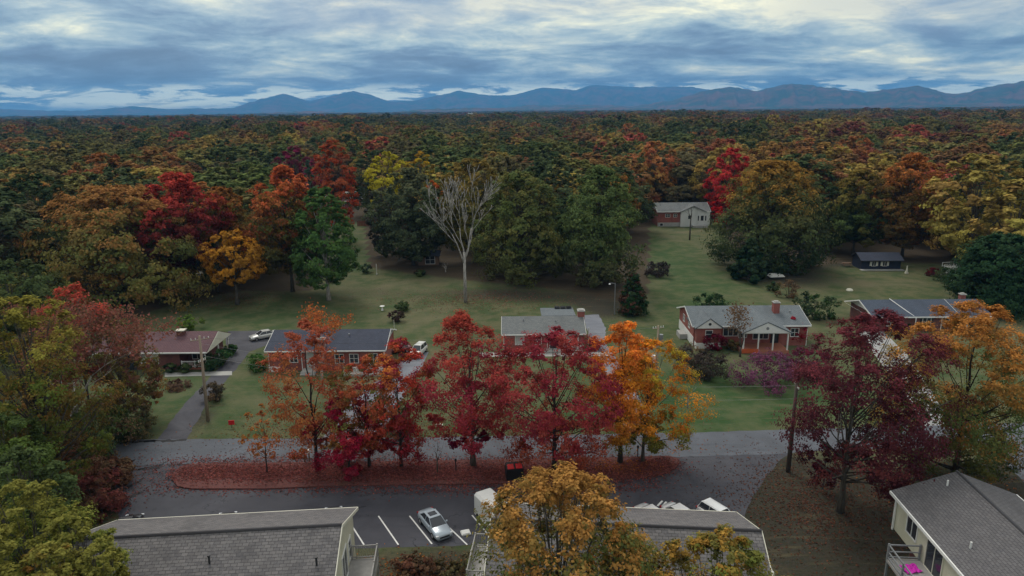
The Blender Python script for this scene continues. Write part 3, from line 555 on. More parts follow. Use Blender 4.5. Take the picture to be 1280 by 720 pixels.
# far white and brick house
t = empty('brick_house', (39.8, 185.4, 0), 0, 'far house half red brick and half white siding on the green rise', 'house')
gable(t, 13.8, 8., 4.2, 1.7, 'red_brick', 'grey_roof', gm='white_siding')
b = MB(); b.box(-.03, 6, -.05, .2, 0, 1.1); b.build('foundation', M['concrete'], t)
b = MB(); b.box(6., 13.9, -.6, -.0, 0, 4.1); b.prism([(6., -.6, 4.1), (9.3, -.6, 5.5), (12.6, -.6, 4.1)], (0, .55, 0)); b.build('front_wall', M['white_siding'], t)
b = MB(); b.prism([(5.7, -1., 4.1), (9.3, -1., 5.72), (12.9, -1., 4.1), (12.9, -1., 3.97), (9.3, -1., 5.58), (5.7, -1., 3.97)], (0, 4.8, 0)); b.build('front_roof', M['grey_roof'], t)
win(t, (2., 0, 2.6), (1, 0), (0, -1), 1.2, .8); win(t, (4.2, 0, 2.6), (1, 0), (0, -1), .9, .8); win(t, (8., -.6, 2.1), (1, 0), (0, -1), .8, 1., 0, 0); win(t, (10.6, -.6, 1.6), (1, 0), (0, -1), .35, 1.4, 0, 0); win(t, (11.4, -.6, 1.6), (1, 0), (0, -1), .8, 1.4, 0, 0); win(t, (12.6, -.6, 1.6), (1, 0), (0, -1), .35, 1.4, 0, 0); win(t, (.6, -.05, .2), (1, 0), (0, -1), .8, .7, 0, 0)
b = MB(); b.box(9, 13, -2.6, -.62, 0, .5); b.build('back_steps', M['concrete'], t)
# navy shed
x, y = at(1076, 337); t = empty('garden_shed', (x, y, 0), R_(-2), 'low navy wooden shed with cream shutters under the orange trees', 'shed')
rf, ze = gable(t, 7.6, 4., 2.0, .95, 'navy_wood', 'navy_roof', gut='dark'); b = MB(); b.box(-.3, 7.9, -1.2, -.02, 0, .12); b.build('plinth', M['concrete'], t)
for k in (2.0, 4.1): win(t, (k, 0, .75), (1, 0), (0, -1), .8, .85, 1, 0, 'glass', shutter='trim')
# dark barn
x, y = at(523, 332); t = empty('garden_shed', (x, y, 0), R_(3), 'dark brown shed with a white cross window behind the dead tree', 'shed')
gable(t, 4.2, 3.2, 2.2, .6, 'deckwood', 'navy_roof', gut='dark'); win(t, (1.5, 0, .35), (1, 0), (0, -1), 1.9, 1.7, 1, 1)
# ---- apartment blocks in the foreground
def apartment(label, far_l, far_r, ridge_z=7.6, eave=5.2, D=11.4):
    a = Vector((*far_l, 0)); c = Vector((*far_r, 0)); L_ = (c-a).length; u = (c-a).normalized(); n = Vector((-u.y, u.x, 0)); o_ = a-n*D; rz = math.atan2(u.y, u.x)
    t = empty('apartment_building', o_, rz, label, 'apartment building'); W_ = L_-.6
    b = MB(); b.box(.3, L_-.3, .4, D-.4, 0, eave-.02); sl = (ridge_z-eave)/(D/2)
    b.prism([(.3, .4, eave-.02), (.3, D/2, eave-.02+sl*(D/2-.4)), (.3, D-.4, eave-.02)], (W_, 0, 0)); b.build('wall', M['cream'], t)
    b = MB(); pts, ex = chevron(0, L_, 0, D, eave, ridge_z, .16); b.prism(pts, ex); rf = b.build('roof', M['apt_roof'], t)
    b = MB(); b.tube([(0, D/2, ridge_z+.02), (L_, D/2, ridge_z+.02)], .10, 6); b.build('ridge_cap', simple('ridge_cap', (.055, .052, .056), .85), rf)
    b = MB()
    for sx in (-.05, L_+.004):
        for p_, q_ in ((0, D/2), (D, D/2)): b.prism([(sx, p_, eave-.2), (sx, p_, eave+.02), (sx, q_, ridge_z+.02), (sx, q_, ridge_z-.2)], (.045, 0, 0))
    b.box(0, L_, D+.003, D+.1, eave-.18, eave-.03); b.box(0, L_, -.1, -.003, eave-.18, eave-.03); b.build('fascia', M['trim'], t)
    for k, (vx, vy) in enumerate(((.22, .22), (.55, .34), (.93, .3))):
        x = vx*L_; yy = D*vy; z_ = eave+sl*yy; b = MB(); b.tube([(x, yy, z_-.1), (x, yy, z_+.45)], .06, 8); b.tube([(x, yy, z_+.45), (x, yy, z_+.52)], .09, 8); b.build('vent_pipe', M['dark'], rf)
    for k in range(4): win(t, (L_*(.1+.24*k), D-.4, 3.1), (1, 0), (0, 1), 1.4, 1.2, 1, 0)
    for k in range(4): win(t, (L_*(.1+.24*k), D-.4, .9), (1, 0), (0, 1), 1.4, 1.2, 1, 0)
    return t, L_, D
LB_, L_, D = apartment('beige apartment block with long grey shingle roof at lower left of the car park', at(147, 650, 5.2), at(447, 634, 5.2))
win(LB_, (L_-.3, 8.6, 3.1), (0, 1), (1, 0), .8, 1.3, 0, 1)
def deck(par, x0, x1, y0, y1, z, m, floor='deckgrey', h=1.0, opensides='xy', bal=True):
    b = MB(); b.box(x0, x1, y0, y1, z-.18, z); f_ = b.build('deck', M[floor], par)
    for px_, py_ in ((x0+.07, y0+.07), (x1-.07, y0+.07), (x0+.07, y1-.07), (x1-.07, y1-.07)): b = MB(); b.box(px_-.06, px_+.06, py_-.06, py_+.06, 0, z-.18); b.build('deck_post', M[m], par)
    return f_
deck(LB_, L_-.28, L_+1.5, 5.6, 9.2, 2.8, 'deckgrey'); railing(LB_, [(L_-.2, 9.15), (L_+1.45, 9.15), (L_+1.45, 7.4), (L_+1.45, 5.65), (L_-.2, 5.65)], 2.8, 1.0, 'deckgrey')
win(LB_, (L_-.3, 6.3, 2.85), (0, 1), (1, 0), 1.5, 2., 1, 0, name='balcony_door')
MB_, L_, D = apartment('beige apartment block with grey shingle roof behind the orange foreground tree', at(627, 628, 5.2), at(920, 640, 5.2))
deck(MB_, L_-.28, L_+1.4, 5.5, 9., 2.8, 'white'); railing(MB_, [(L_-.2, 8.95), (L_+1.35, 8.95), (L_+1.35, 7.2), (L_+1.35, 5.55), (L_-.2, 5.55)], 2.8, 1.0, 'white')
deck(MB_, -1.7, .28, 6.2, 10.2, 2.6, 'deckgrey'); railing(MB_, [(.2, 10.1), (-1.65, 10.1), (-1.65, 8.2), (-1.65, 6.3), (.2, 6.3)], 2.6, 1.0, 'deckgrey')
# right block, long side towards the camera's left
A = Vector((*at(1114, 613, 5.3), 0)); A2 = Vector((*at(1206, 720, 5.3), 0)); u = (A-A2).normalized(); rgt = Vector((u.y, -u.x, 0)); B_ = Vector((*at(1200, 593, 6.9), 0)); hw_ = (B_-A).dot(rgt)
LN = 26.; t = empty('apartment_building', A-u*LN, math.atan2(u.y, u.x)-math.pi/2, 'cream apartment block with charcoal roof and balcony at the lower right corner', 'apartment building')
ww = 2*hw_
b = MB(); b.box(.35, ww-.35, .3, LN-.3, 2.55, 5.28); b.prism([(.35, .3, 5.28), (hw_, .3, 6.7), (ww-.35, .3, 5.28)], (0, LN-.6, 0)); b.build('wall', M['cream'], t)
b = MB(); b.box(1.3, ww-.6, .6, LN-1., 0, 2.55); b.build('lower_wall', M['dark_brick'], t)
b = MB(); th = .16; b.prism([(0, 0, 5.3), (hw_, 0, 6.9), (ww, 0, 5.3), (ww, 0, 5.3-th), (hw_, 0, 6.9-th), (0, 0, 5.3-th)], (0, LN, 0)); rf = b.build('roof', M['dark_roof'], t)
b = MB(); b.tube([(hw_, 0, 6.92), (hw_, LN, 6.92)], .09, 6); b.build('ridge_cap', simple('ridge_cap2', (.05, .05, .055), .85), rf)
b = MB(); b.box(-.1, -.004, 0, LN, 5.08, 5.28); b.box(ww+.004, ww+.1, 0, LN, 5.08, 5.28)
b.build('gutter', M['white'], t)
for (px, py) in ((1184, 607), (1213, 685)):
    zz = 6.
    for _ in range(8): q = Vector((*at(px, py, zz), 0))-A; lx = q.dot(rgt); zz = 5.3+1.6*min(lx, 2*hw_-lx)/hw_
    lx = q.dot(rgt); ly = LN+q.dot(u); b = MB(); b.tube([(lx, ly, zz-.1), (lx, ly, zz+.4)], .06, 8); b.build('vent_pipe', M['white'], rf)
def wy(px, py, z): q = Vector((*at(px, py, z), 0))-A; return LN+q.dot(u)
y1 = wy(1131, 650, 4.2); y2 = wy(1141, 664, 4.2); win(t, (.35, y2-.1, 3.5), (0, 1), (-1, 0), max(y1-y2, 1.2), 1.35, 1, 0)
y1 = wy(1158, 690, 3.6); y2 = wy(1175, 704, 3.6); win(t, (.35, y1-1.9, 2.75), (0, 1), (-1, 0), 1.8, 2.05, 1, 0, name='balcony_door', fr='trim')
yb = y1-.2; deck(t, -1.75, .33, yb-3.3, yb+.7, 2.7, 'railgrey'); railing(t, [(.25, yb+.65), (-1.7, yb+.65), (-1.7, yb-1.3), (-1.7, yb-3.25), (.25, yb-3.25)], 2.7, 1.05, 'railgrey', bal=False)
b = MB(); b.box(.2, .3, LN-.42, LN-.3, 2.5, 5.1); b.build('downspout', M['white'], t)
DK = t.matrix_basis.copy()
def dk(x, y, z): return (DK @ Vector((x, y, z)))
b = MB(); rnd = random.Random(4)
n_ = 7; g_ = [[(-.55+1.1*i/n_, -.4+.8*j/n_, .05+.07*math.sin(i*2.1+j)+.05*rnd.random()) for j in range(n_+1)] for i in range(n_+1)]
vs = [p_ for r_ in g_ for p_ in r_]; b.add(vs+[(x, y, 0) for x, y, z in vs], [(i*8+j, i*8+j+1, i*8+j+9, i*8+j+8) for i in range(7) for j in range(7)])
b.box(-.5, .5, -.35, .35, 0.0, .04); o = b.build('towel', M['magenta'], smooth=False); o.location = dk(-.75, yb-.4, 2.71); o.rotation_euler.z = .2; tag(o, 'crumpled magenta cloth lying on the balcony of the lower right block', 'cloth')
# ---------------------------------------------------------------- vehicles
def loft(mb, st, fn):
    rings = [fn(*s_) for s_ in st]; n = len(rings[0]); vs = [p_ for r_ in rings for p_ in r_]; fs = [(i*n+k, i*n+(k+1) % n, (i+1)*n+(k+1) % n, (i+1)*n+k) for i in range(len(rings)-1) for k in range(n)]
    fs += [tuple(range(n)), tuple(range((len(rings)-1)*n, len(rings)*n))[::-1]]; mb.add(vs, fs)
def car(label, x, y, ang, col, style='sedan', cat='car', group=None, z=0.01, sunroof=False):
    nm = 'paint_%d_%d_%d' % tuple(int(c*99) for c in col)
    if nm not in MATS:
        m_, g = newmat(nm); bs = g.n('ShaderNodeBsdfPrincipled', {'Base Color': (*col, 1), 'Roughness': .32, 'Metallic': .25, 'Coat Weight': .6, 'Coat Roughness': .08}); oo = g.n('ShaderNodeOutputMaterial'); g.t.links.new(bs.outputs[0], oo.inputs[0]); MATS[nm] = m_
    pm = MATS[nm]; t = empty('parked_car', (x, y, z), ang, label, cat, group); t.scale = (.79,)*3
    w = .9; suv = style == 'suv'; up_ = .14 if suv else 0
    tops = [(-2.33, .62), (-2.27, .95), (-1.9, 1.0), (-1.2, .99), (0, .97), (.85, .97), (1.2, .92), (1.8, .83), (2.18, .72), (2.33, .5)]
    def ring(xx, tp):
        tp += up_; e = .86 if abs(xx) > 2.25 else (.95 if abs(xx) > 2.1 else 1.); ww_ = w*e
        return [(xx, s_*yy*ww_, zz) for s_, pts in ((-1, ((.86, .2+up_*.8), (.99, .42), (1., max(tp-.22, .45)), (.93, tp-.07), (.75, tp))), (1, ((.75, tp), (.93, tp-.07), (1., max(tp-.22, .45)), (.99, .42), (.86, .2+up_*.8)))) for yy, zz in pts]
    b = MB(); loft(b, tops, ring)
    body = b.build('body', pm, t, bevel=0, smooth=True); body.data.shade_smooth()
    hgt = 1.72 if suv else 1.43; bl = .95+up_
    cab = [(-2.1, bl+.02, .76), (-1.85, hgt-.04, .62), (.35, hgt, .62), (1.15, bl, .74)] if suv else [(-1.75, bl+.02, .74), (-1.05, hgt-.03, .58), (.2, hgt, .58), (1.08, bl, .74)]
    def cring(xx, tp, hw): return [(xx, -.78, bl-.05), (xx, -hw, tp), (xx, hw, tp), (xx, .78, bl-.05)]
    b = MB(); loft(b, cab, cring); b.build('glasshouse', M['glass'], t)
    r0_, r1_ = cab[1], cab[2]; b = MB(); b.prism([(r0_[0]-.04, -.60, r0_[1]-.01), (r1_[0]+.04, -.6, r1_[1]-.01), (r1_[0]+.04, .6, r1_[1]-.01), (r0_[0]-.04, .6, r0_[1]-.01)], (0, 0, .035))
    for s_ in (-1, 1):
        for q0, q1 in ((cab[0], cab[1]), (cab[3], cab[2])): b.tube([(q0[0], s_*.77, bl-.03), (q1[0], s_*.61, q1[1])], .04, 4)
        xm = (r0_[0]+r1_[0])/2; b.tube([(xm, s_*.79, bl-.03), (xm, s_*.61, hgt-.01)], .035, 4)
        if suv: b.tube([(r0_[0]+.1, s_*.5, hgt+.06), (r1_[0]-.1, s_*.5, hgt+.07)], .025, 4)
    rf = b.build('roof', pm, t)
    if sunroof: b = MB(); b.box(-.75, -.1, -.38, .38, hgt+.0, hgt+.045); b.build('sunroof', M['glass'], rf)
    for s_ in (-1, 1):
        for xx in (-1.42, 1.42):
            b = MB(); b.tube([(xx, s_*.72, .33), (xx, s_*.915, .33)], .33, 16); wh = b.build('wheel', M['tyre'], t); b = MB(); b.tube([(xx, s_*.9, .33), (xx, s_*.925, .33)], .2, 10); b.build('rim', M['rim'], wh)
        b = MB(); b.box(2.1, 2.3, s_*.72-.14, s_*.72+.14, .56+up_, .70+up_); b.build('headlight', M['lamp'], t, bevel=.02)
        b = MB(); b.box(-2.34, -2.2, s_*.7-.16, s_*.7+.16, .74+up_, .90+up_); b.build('tail_light', M['tail'], t, bevel=.02)
        b = MB(); b.box(.72, .86, s_*.93-.09, s_*.93+.09, .96+up_, 1.08+up_); b.build('wing_mirror', pm, t, bevel=.03)
    b = MB(); b.box(2.28, 2.345, -.5, .5, .40, .54+up_); b.build('grille', M['blackplastic'], t)
    return t
hd = math.atan2(-3.7, 2.2)
def cpos(px, py, z): return at(px, py, z)
x, y = at(543, 651, .7); car('silver sedan with sunroof parked in a marked bay beside the left block', x, y, hd, (.36, .42, .48), sunroof=True)
x, y = at(853, 634, 1.2); car('white sedan behind the middle block roof, left one of the pair', x, y-.25, hd, (.72, .73, .74))
x, y = at(899, 634, 1.3); car('white crossover behind the right end of the middle block roof', x, y-.25, hd, (.72, .73, .74), 'suv')
x, y = at(817, 637, .9); car('white car mostly hidden behind the middle block, beside the striped bay', x, y-.55, hd, (.7, .71, .72))
for px, py, l_ in ((158, 648, 'black car behind the far left end of the left block roof'), (278, 644, 'dark car just showing over the middle of the left block roof'), (414, 637, 'dark car showing over the right end of the left block roof')):
    x, y = at(px, py, 1.3); car(l_, x, y-.2, math.pi/2+.15, (.02, .022, .028), 'suv' if px < 200 else 'sedan')
x, y = at(329, 418, .6); car('pale silver old sedan on the dark driveway beside the navy roofed house', x, y, R_(215), (.5, .51, .5))
x, y = at(523, 436, .8); car('white station wagon facing the street beside the navy roofed house', x, y, R_(256), (.72, .72, .7), 'suv')
x, y = at(497, 434, .7); car('dark red car with white trim beside the navy roofed house', x, y, R_(200), (.12, .015, .02))
x, y = at(424, 262, .7); car('white car in the dirt yard beside the distant camper', x, y, R_(20), (.6, .6, .6))
# white box van
x, y = at(617, 646, .6); t = empty('box_van', (x, y, .01), hd, 'tall white van with a rounded cap parked beside the middle block', 'van'); t.scale = (.62, .8, .76)
b = MB()
def vr(xx, zt, hw): return [(xx, -hw, .35), (xx, -hw, zt-.25), (xx, -hw*.75, zt), (xx, hw*.75, zt), (xx, hw, zt-.25), (xx, hw, .35)]
loft(b, [(-2.75, 2.3, .9), (-2.6, 2.75, 1.02), (1.4, 2.75, 1.02), (1.9, 2.5, .98), (2.6, 1.5, .95), (3., 1.2, .85)], vr); b.build('body', M['white'], t)
b = MB(); b.prism([(1.92, -.8, 2.44), (2.58, -.8, 1.58), (2.58, .8, 1.58), (1.92, .8, 2.44)], (.04, 0, .03)); b.build('windscreen', M['glass'], t)
for s_ in (-1, 1):
    for xx in (-1.8, 2.1): b = MB(); b.tube([(xx, s_*.8, .36), (xx, s_*1.04, .36)], .36, 14); b.build('wheel', M['tyre'], t)
    b = MB(); b.box(2.9, 3.02, s_*.65-.14, s_*.65+.14, .75, .95); b.build('headlight', M['lamp'], t)
# fence and small brick house in the distant dirt yard
x, y = at(447, 283); t = empty('wooden_fence', (x, y, 0), R_(4), 'short reddish brown board fence at the far end of the middle lawn', 'fence')
b = MB()
for k in range(22): b.box(k*.42, k*.42+.36, 0, .04, .1, 1.5)
b.build('board_panel', simple('red_wood', (.20, .07, .05), .8), t)
for k in range(5): b = MB(); b.box(k*2.3-.06, k*2.3+.06, .05, .17, 0, 1.6); b.build('post', M['deckwood'], t)
x, y = at(408, 262); t = empty('brick_house', (x, y, 0), R_(6), 'small reddish brick house half hidden among the trees beside the distant camper', 'house')
gable(t, 7.5, 6., 2.8, 1.4, 'red_brick', 'maroon_roof', gm='white_siding'); win(t, (1.2, 0, 1.), (1, 0), (0, -1), 1.1, 1.1); win(t, (4.8, 0, 1.), (1, 0), (0, -1), 1.1, 1.1); win(t, (3.1, 0, .1), (1, 0), (0, -1), .95, 2., 0, 0, 'glass', 'front_door')
# camper
x, y = at(440, 251); t = empty('camper', (x-4, y, 0), R_(8), 'distant white camper with dark windows in the gap between the trees', 'camper')
b = MB(); b.prism([(0, 0, .5), (0, 0, 2.2), (.5, 0, 3.), (8.4, 0, 3.), (8.6, 0, .5)], (0, 2.4, 0)); b.build('body', M['white'], t)
for k in range(4): win(t, (.9+k*1.9, 0, 1.5), (1, 0), (0, -1), 1.1, .8, 0, 0, fr='grey_metal')
b = MB(); b.tube([(3.5, -.02, .4), (3.5, 2.42, .4)], .4, 12); b.tube([(4.5, -.02, .4), (4.5, 2.42, .4)], .4, 12); b.build('wheel', M['tyre'], t)
# small white trailer at left among the trees
x, y = at(254, 353); t = empty('trailer', (x-1.3, y, 0), 0, 'small white box trailer under the golden tree at left', 'trailer')
b = MB(); b.box(0, 2.8, 0, 1.8, .45, 1.7); b.build('body', M['white_siding'], t, bevel=.05); b = MB(); b.tube([(1.4, -.05, .32), (1.4, 1.85, .32)], .32, 12); b.build('wheel', M['tyre'], t); b = MB(); b.tube([(2.8, .9, .5), (3.9, .9, .45)], .05, 6); b.build('drawbar', M['dark'], t)
x, y = at(972, 350); t = empty('utility_trailer', (x-1.3, y, 0), .1, 'white bottomed cart upside down on the lawn below the big green tree', 'cart')
b = MB(); b.prism([(0, 0, .5), (.4, 0, .9), (2.4, 0, .9), (2.8, 0, .5)], (0, 1.6, 0)); b.build('bed', M['white'], t); b = MB(); b.box(.4, 2.4, .2, 1.4, .1, .5); b.build('frame', M['dark'], t)
# ---------------------------------------------------------------- poles and small things
def pole(label, x, y, h, r=.13, arms=(), m='pole', lean=(0, 0), trans=False, cat='utility pole'):
    t = empty('utility_pole', (x, y, 0), 0, label, cat); b = MB(); b.tube([(0, 0, -.5), (lean[0]*.5, lean[1]*.5, h*.5), (lean[0], lean[1], h)], [r*1.2, r, r*.75], 10); b.build('pole', M[m], t, smooth=True)
    for (z, L2, az) in arms:
        c, s_ = math.cos(az), math.sin(az); b = MB(); ox, oy = lean[0]*z/h, lean[1]*z/h; b.tube([(ox-c*L2, oy-s_*L2, z), (ox+c*L2, oy+s_*L2, z)], .055, 4); a_ = b.build('crossarm', M[m], t)
        for k in (-.9, -.45, .45, .9): i_ = MB(); i_.tube([(ox+c*L2*k, oy+s_*L2*k, z), (ox+c*L2*k, oy+s_*L2*k, z+.22)], .045, 6); i_.build('insulator', M['white'], a_)
    if trans: b = MB(); b.tube([(.35, -.1, h-1.9), (.35, -.1, h-1.0)], .22, 12); b.build('transformer', M['grey_metal'], t); b = MB(); b.box(-.55, -.2, -.2, .2, h-4.3, h-3.5); b.build('meter_box', M['white'], t)
    return t
x, y = at(260, 526); pole('tall pale wooden utility pole beside the left driveway', x, y, 9.3, .15, ((8.9, .9, .5), (6.6, .5, 1.2)), lean=(.25, 0)); PL = (x+.25, y, 9.1)
x2, z2 = hz(823, 407, 73); pole('utility pole with transformer rising behind the golden tree', x2, 73, z2, .13, ((z2-.3, .7, .3),), trans=True); PC = (x2, 73, z2-.2)
x, y = at(985, 590); x3, z3 = hz(985, 478, y); pole('dark utility pole standing against the left side of the maroon tree', x, y, z3, .17, ((z3-.4, .8, 1.4),), 'darkpole'); PR = (x, y, z3-.3)
def wire(a, c, sag, label, m='wire', r=.008):
    a = Vector(a); c = Vector(c); b = MB(); b.tube([a.lerp(c, i/16)-Vector((0, 0, 4*sag*(i/16)*(1-i/16))) for i in range(17)], r, 4); o = b.build('overhead_wire', M[m]); tag(o, label, 'wire', 'overhead wires along the street')
wire(PL, PC, 1.2, 'overhead wire from the left pole to the pole with the transformer, upper'); wire((PL[0], PL[1], PL[2]-2.4), (PC[0], PC[1], PC[2]-1.6), 1.2, 'overhead wire from the left pole to the transformer pole, lower')
wire((PL[0], PL[1], PL[2]-.6), PR, 1.6, 'long pale overhead wire crossing the lawns from the left pole to the dark pole, upper', 'wirepale', .009); wire((PL[0], PL[1], PL[2]-1.9), (PR[0], PR[1], PR[2]-1.2), 1.7, 'long pale overhead wire crossing the lawns from the left pole to the dark pole, lower', 'wirepale', .009)
wire(PR, (62, 50, 9), .8, 'overhead wire running right from the dark pole past the maroon tree', 'wirepale'); wire(PL, (-70, 68, 9), .8, 'overhead wire running left from the pale pole into the wood')
wire(PC, (-18+2, 83, 2.9), .4, 'service wire dropping from the transformer pole to the navy roofed house', 'wirepale', .007)
x, y = at(768, 393); t = empty('street_lamp', (x, y, 0), 0, 'thin yard lamp post beside the dark evergreen behind the grey gravel', 'street lamp'); b = MB(); b.tube([(0, 0, -.2), (0, 0, 5)], [.07, .05], 8); b.build('post', M['grey_metal'], t); b = MB(); b.tube([(0, 0, 4.9), (-.5, 0, 5.05), (-.85, 0, 5.02)], .035, 6); a_ = b.build('arm', M['grey_metal'], t); b = MB(); b.tube([(-.85, 0, 5.02), (-.85, 0, 4.85)], [.1, .17], 10); b.build('lamp_head', M['white'], a_)
for px, l_ in ((381, 'black mailbox on a post at the kerb, left of the white one'), (387, 'white mailbox on a post at the kerb beside the black one')):
    x, y = at(px, 577); t = empty('mailbox', (x, y, 0), .0, l_, 'mailbox'); b = MB(); b.box(-.05, .05, -.05, .05, 0, 1.); b.build('post', M['deckwood'], t); b = MB(); b.prism([(-.12, -.25, 1.), (-.12, -.25, 1.17), (-.06, -.25, 1.25), (.06, -.25, 1.25), (.12, -.25, 1.17), (.12, -.25, 1.)], (0, .5, 0)); b.build('box', M['white'] if px > 383 else M['blackplastic'], t)
x, y = at(290, 535); t = empty('yard_sign', (x, y, 0), .1, 'small red sign on the grass beside the street at left', 'sign'); b = MB(); b.box(-.02, .02, -.02, .02, 0, .5); b.build('stake', M['dark'], t); b = MB(); b.box(-.3, .3, -.03, .03, .35, .85); b.build('panel', M['redp'], t, bevel=.02)
x, y = at(643, 598); t = empty('refuse_bin', (x, y, .1), .15, 'black bin with bright red lid panels at the edge of the leafy island', 'bin'); b = MB(); b.prism([(-.75, -.5, 0), (-.75, -.5, 1.05), (-.75, .5, 1.25), (-.75, .5, 0)], (1.5, 0, 0)); b.build('body', M['blackplastic'], t, bevel=.03)
for k in (-1, 1): b = MB(); b.prism([(k*.36-.28, -.50, 1.10), (k*.36-.28, .1, 1.22), (k*.36+.28, .1, 1.22), (k*.36+.28, -.5, 1.10)], (0, 0, .05)); b.build('lid', M['redp'], t)
for px, py, h, l_ in ((570, 590, 1.2, 'thin dark marker post on the leafy island left of the red maple'), (797, 572, 1.1, 'short black marker post between the orange and the golden tree')):
    x, y = at(px, py); t = empty('marker_post', (x, y, .1), 0, l_, 'post'); b = MB(); b.tube([(0, 0, 0), (0, 0, h)], .05, 8); b.build('post', M['blackplastic'], t); b = MB(); b.box(-.09, .09, -.03, .03, h-.25, h+.02); b.build('plate', M['dark'], t)
def little(name, label, cat, px, py, fn, mat, rz=0.): 
    x, y = at(px, py); b = MB(); fn(b); o = b.build(name, M[mat], bevel=.015); o.location = (x, y, .01); o.rotation_euler.z = rz; tag(o, label, cat)
little('concrete_block', 'small pale block on the grass between the orange and red street trees', 'block', 549, 533, lambda b: (b.box(-.35, .35, -.15, .15, 0, .2), b.box(-.2, .2, -.1, .1, .2, .28)), 'trim')
little('utility_hatch', 'white square hatch lid in the parking bay beside the silver sedan', 'hatch', 582, 667, lambda b: (b.box(-.35, .35, -.3, .3, 0, .12), b.box(-.3, .3, -.25, .25, .12, .18)), 'white', .3)
little('marker_stake', 'thin white stake standing in the back lawn', 'stake', 471, 343, lambda b: (b.tube([(0, 0, 0), (0, 0, 2.1)], .06, 6), b.box(-.1, .1, -.1, .1, 0, .12)), 'white')
little('marker_stake', 'pale thin stake beside the white station wagon', 'stake', 493, 413, lambda b: (b.tube([(0, 0, 0), (0, 0, 1.6)], .04, 6), b.box(-.08, .08, -.08, .08, 0, .1)), 'trim')
little('bird_bath', 'small white bird bath on the lawn behind the navy roofed house', 'bird bath', 478, 388, lambda b: (b.tube([(0, 0, 0), (0, 0, .6)], [.2, .08], 8), b.tube([(0, 0, .6), (0, 0, .72)], [.2, .42], 12)), 'white')
little('bucket', 'pale upturned tub lying on the lawn left of the slate roofed house', 'tub', 1062, 363, lambda b: (b.tube([(0, 0, 0), (0, 0, .25)], [.6, .45], 12), b.tube([(0, 0, .25), (0, 0, .3)], .3, 12)), 'trim')
little('garden_statue', 'small pale figure standing beside the navy shed', 'statue', 1133, 342, lambda b: (b.box(-.25, .25, -.25, .25, 0, .3), b.tube([(0, 0, .3), (0, 0, .9), (0, 0, 1.3)], [.25, .15, .08], 8), b.tube([(0, 0, 1.25), (0, 0, 1.5)], .11, 8)), 'trim')
little('picnic_bench', 'dark wooden bench left of the navy shed', 'bench', 1058, 333, lambda b: (b.box(-.9, .9, -.35, .35, .7, .76), b.box(-.9, .9, -.75, -.5, .4, .45), b.box(-.9, .9, .5, .75, .4, .45), b.tube([(-.6, -.7, 0), (-.6, .2, .72)], .05, 4), b.tube([(-.6, .7, 0), (-.6, -.2, .72)], .05, 4), b.tube([(.6, -.7, 0), (.6, .2, .72)], .05, 4), b.tube([(.6, .7, 0), (.6, -.2, .72)], .05, 4)), 'deckwood')
little('white_barrel', 'white barrel on the grass behind the dark evergreen', 'barrel', 811, 339, lambda b: (b.tube([(0, 0, 0), (0, 0, .45), (0, 0, .95)], [.3, .35, .3], 12), b.tube([(0, 0, .95), (0, 0, 1.0)], .2, 10)), 'white')
# swing frame and slatted platform
x, y = at(1189, 348); t = empty('garden_swing', (x-1.6, y, 0), R_(8), 'white slatted garden swing frame above the dark hedge', 'garden swing')
for k in (0, 1):
    for xx in (0, 2.4): b = MB(); b.tube([(xx+(.9 if k else 0), k*1.6, 0), (xx+(.9 if k else 0), k*1.6, 2.7)], .06, 6); b.build('post', M['white'], t)
b = MB()
for k in range(9): b.box(1.0+k*.28, 1.12+k*.28, 0, 1.6, 2.0, 2.06)
for k in range(3): b.box(1., 3.4, -.03, .03, 1.5+k*.4, 1.58+k*.4)
b.box(0, 3.4, -.04, .04, 2.62, 2.7); b.box(0.9, 3.4, 1.56, 1.64, 2.62, 2.7); b.build('slatted_canopy', M['white'], t)
b = MB(); b.box(1.2, 3.1, .5, 1.1, .8, .88); b.box(1.2, 3.1, 1.08, 1.14, .88, 1.5); b.build('seat', M['white'], t)
x, y = at(1203, 358); t = empty('slatted_table', (x-1.5, y, 0), R_(-14), 'low white slatted platform behind the hedge beside the swing', 'platform')
b = MB()
for k in range(7): b.box(0, 3.4, k*.3, k*.3+.16, .85, .92)
b.build('table_top', M['white'], t)
for q in ((.1, .1), (3.3, .1), (.1, 1.8), (3.3, 1.8)): b = MB(); b.box(q[0]-.05, q[0]+.05, q[1]-.05, q[1]+.05, 0, .85); b.build('leg', M['white'], t)
# lattice mast on the horizon
x, z_ = hz(588, 141, 1000); gx_ = gz(x, 1000); t = empty('lattice_mast', (x, 1000, gx_), 0, 'pale lattice mast rising from the forest on the horizon', 'mast'); hh_ = z_-gx_
b = MB()
for sx in (-1, 1):
    for sy in (-1, 1): b.tube([(sx*2.6, sy*2.6, 0), (sx*2., sy*2., hh_)], .28, 4)
for k in range(8):
    za, zb2 = hh_*k/8, hh_*(k+1)/8
    for sx in (-1, 1): b.tube([(sx*2.4, -2.4, za), (-sx*2.4, -2.4, zb2)], .14, 4); b.tube([(sx*2.4, 2.4, za), (sx*2.4, -2.4, zb2)], .14, 4)
b.build('mast', M['white'], t); b = MB(); b.box(-3.4, 3.4, -3.4, 3.4, hh_-4., hh_-3.5); b.box(-3.4, 3.4, -3.4, 3.4, hh_-1.2, hh_-.8); b.build('antenna_ring', M['white'], t)

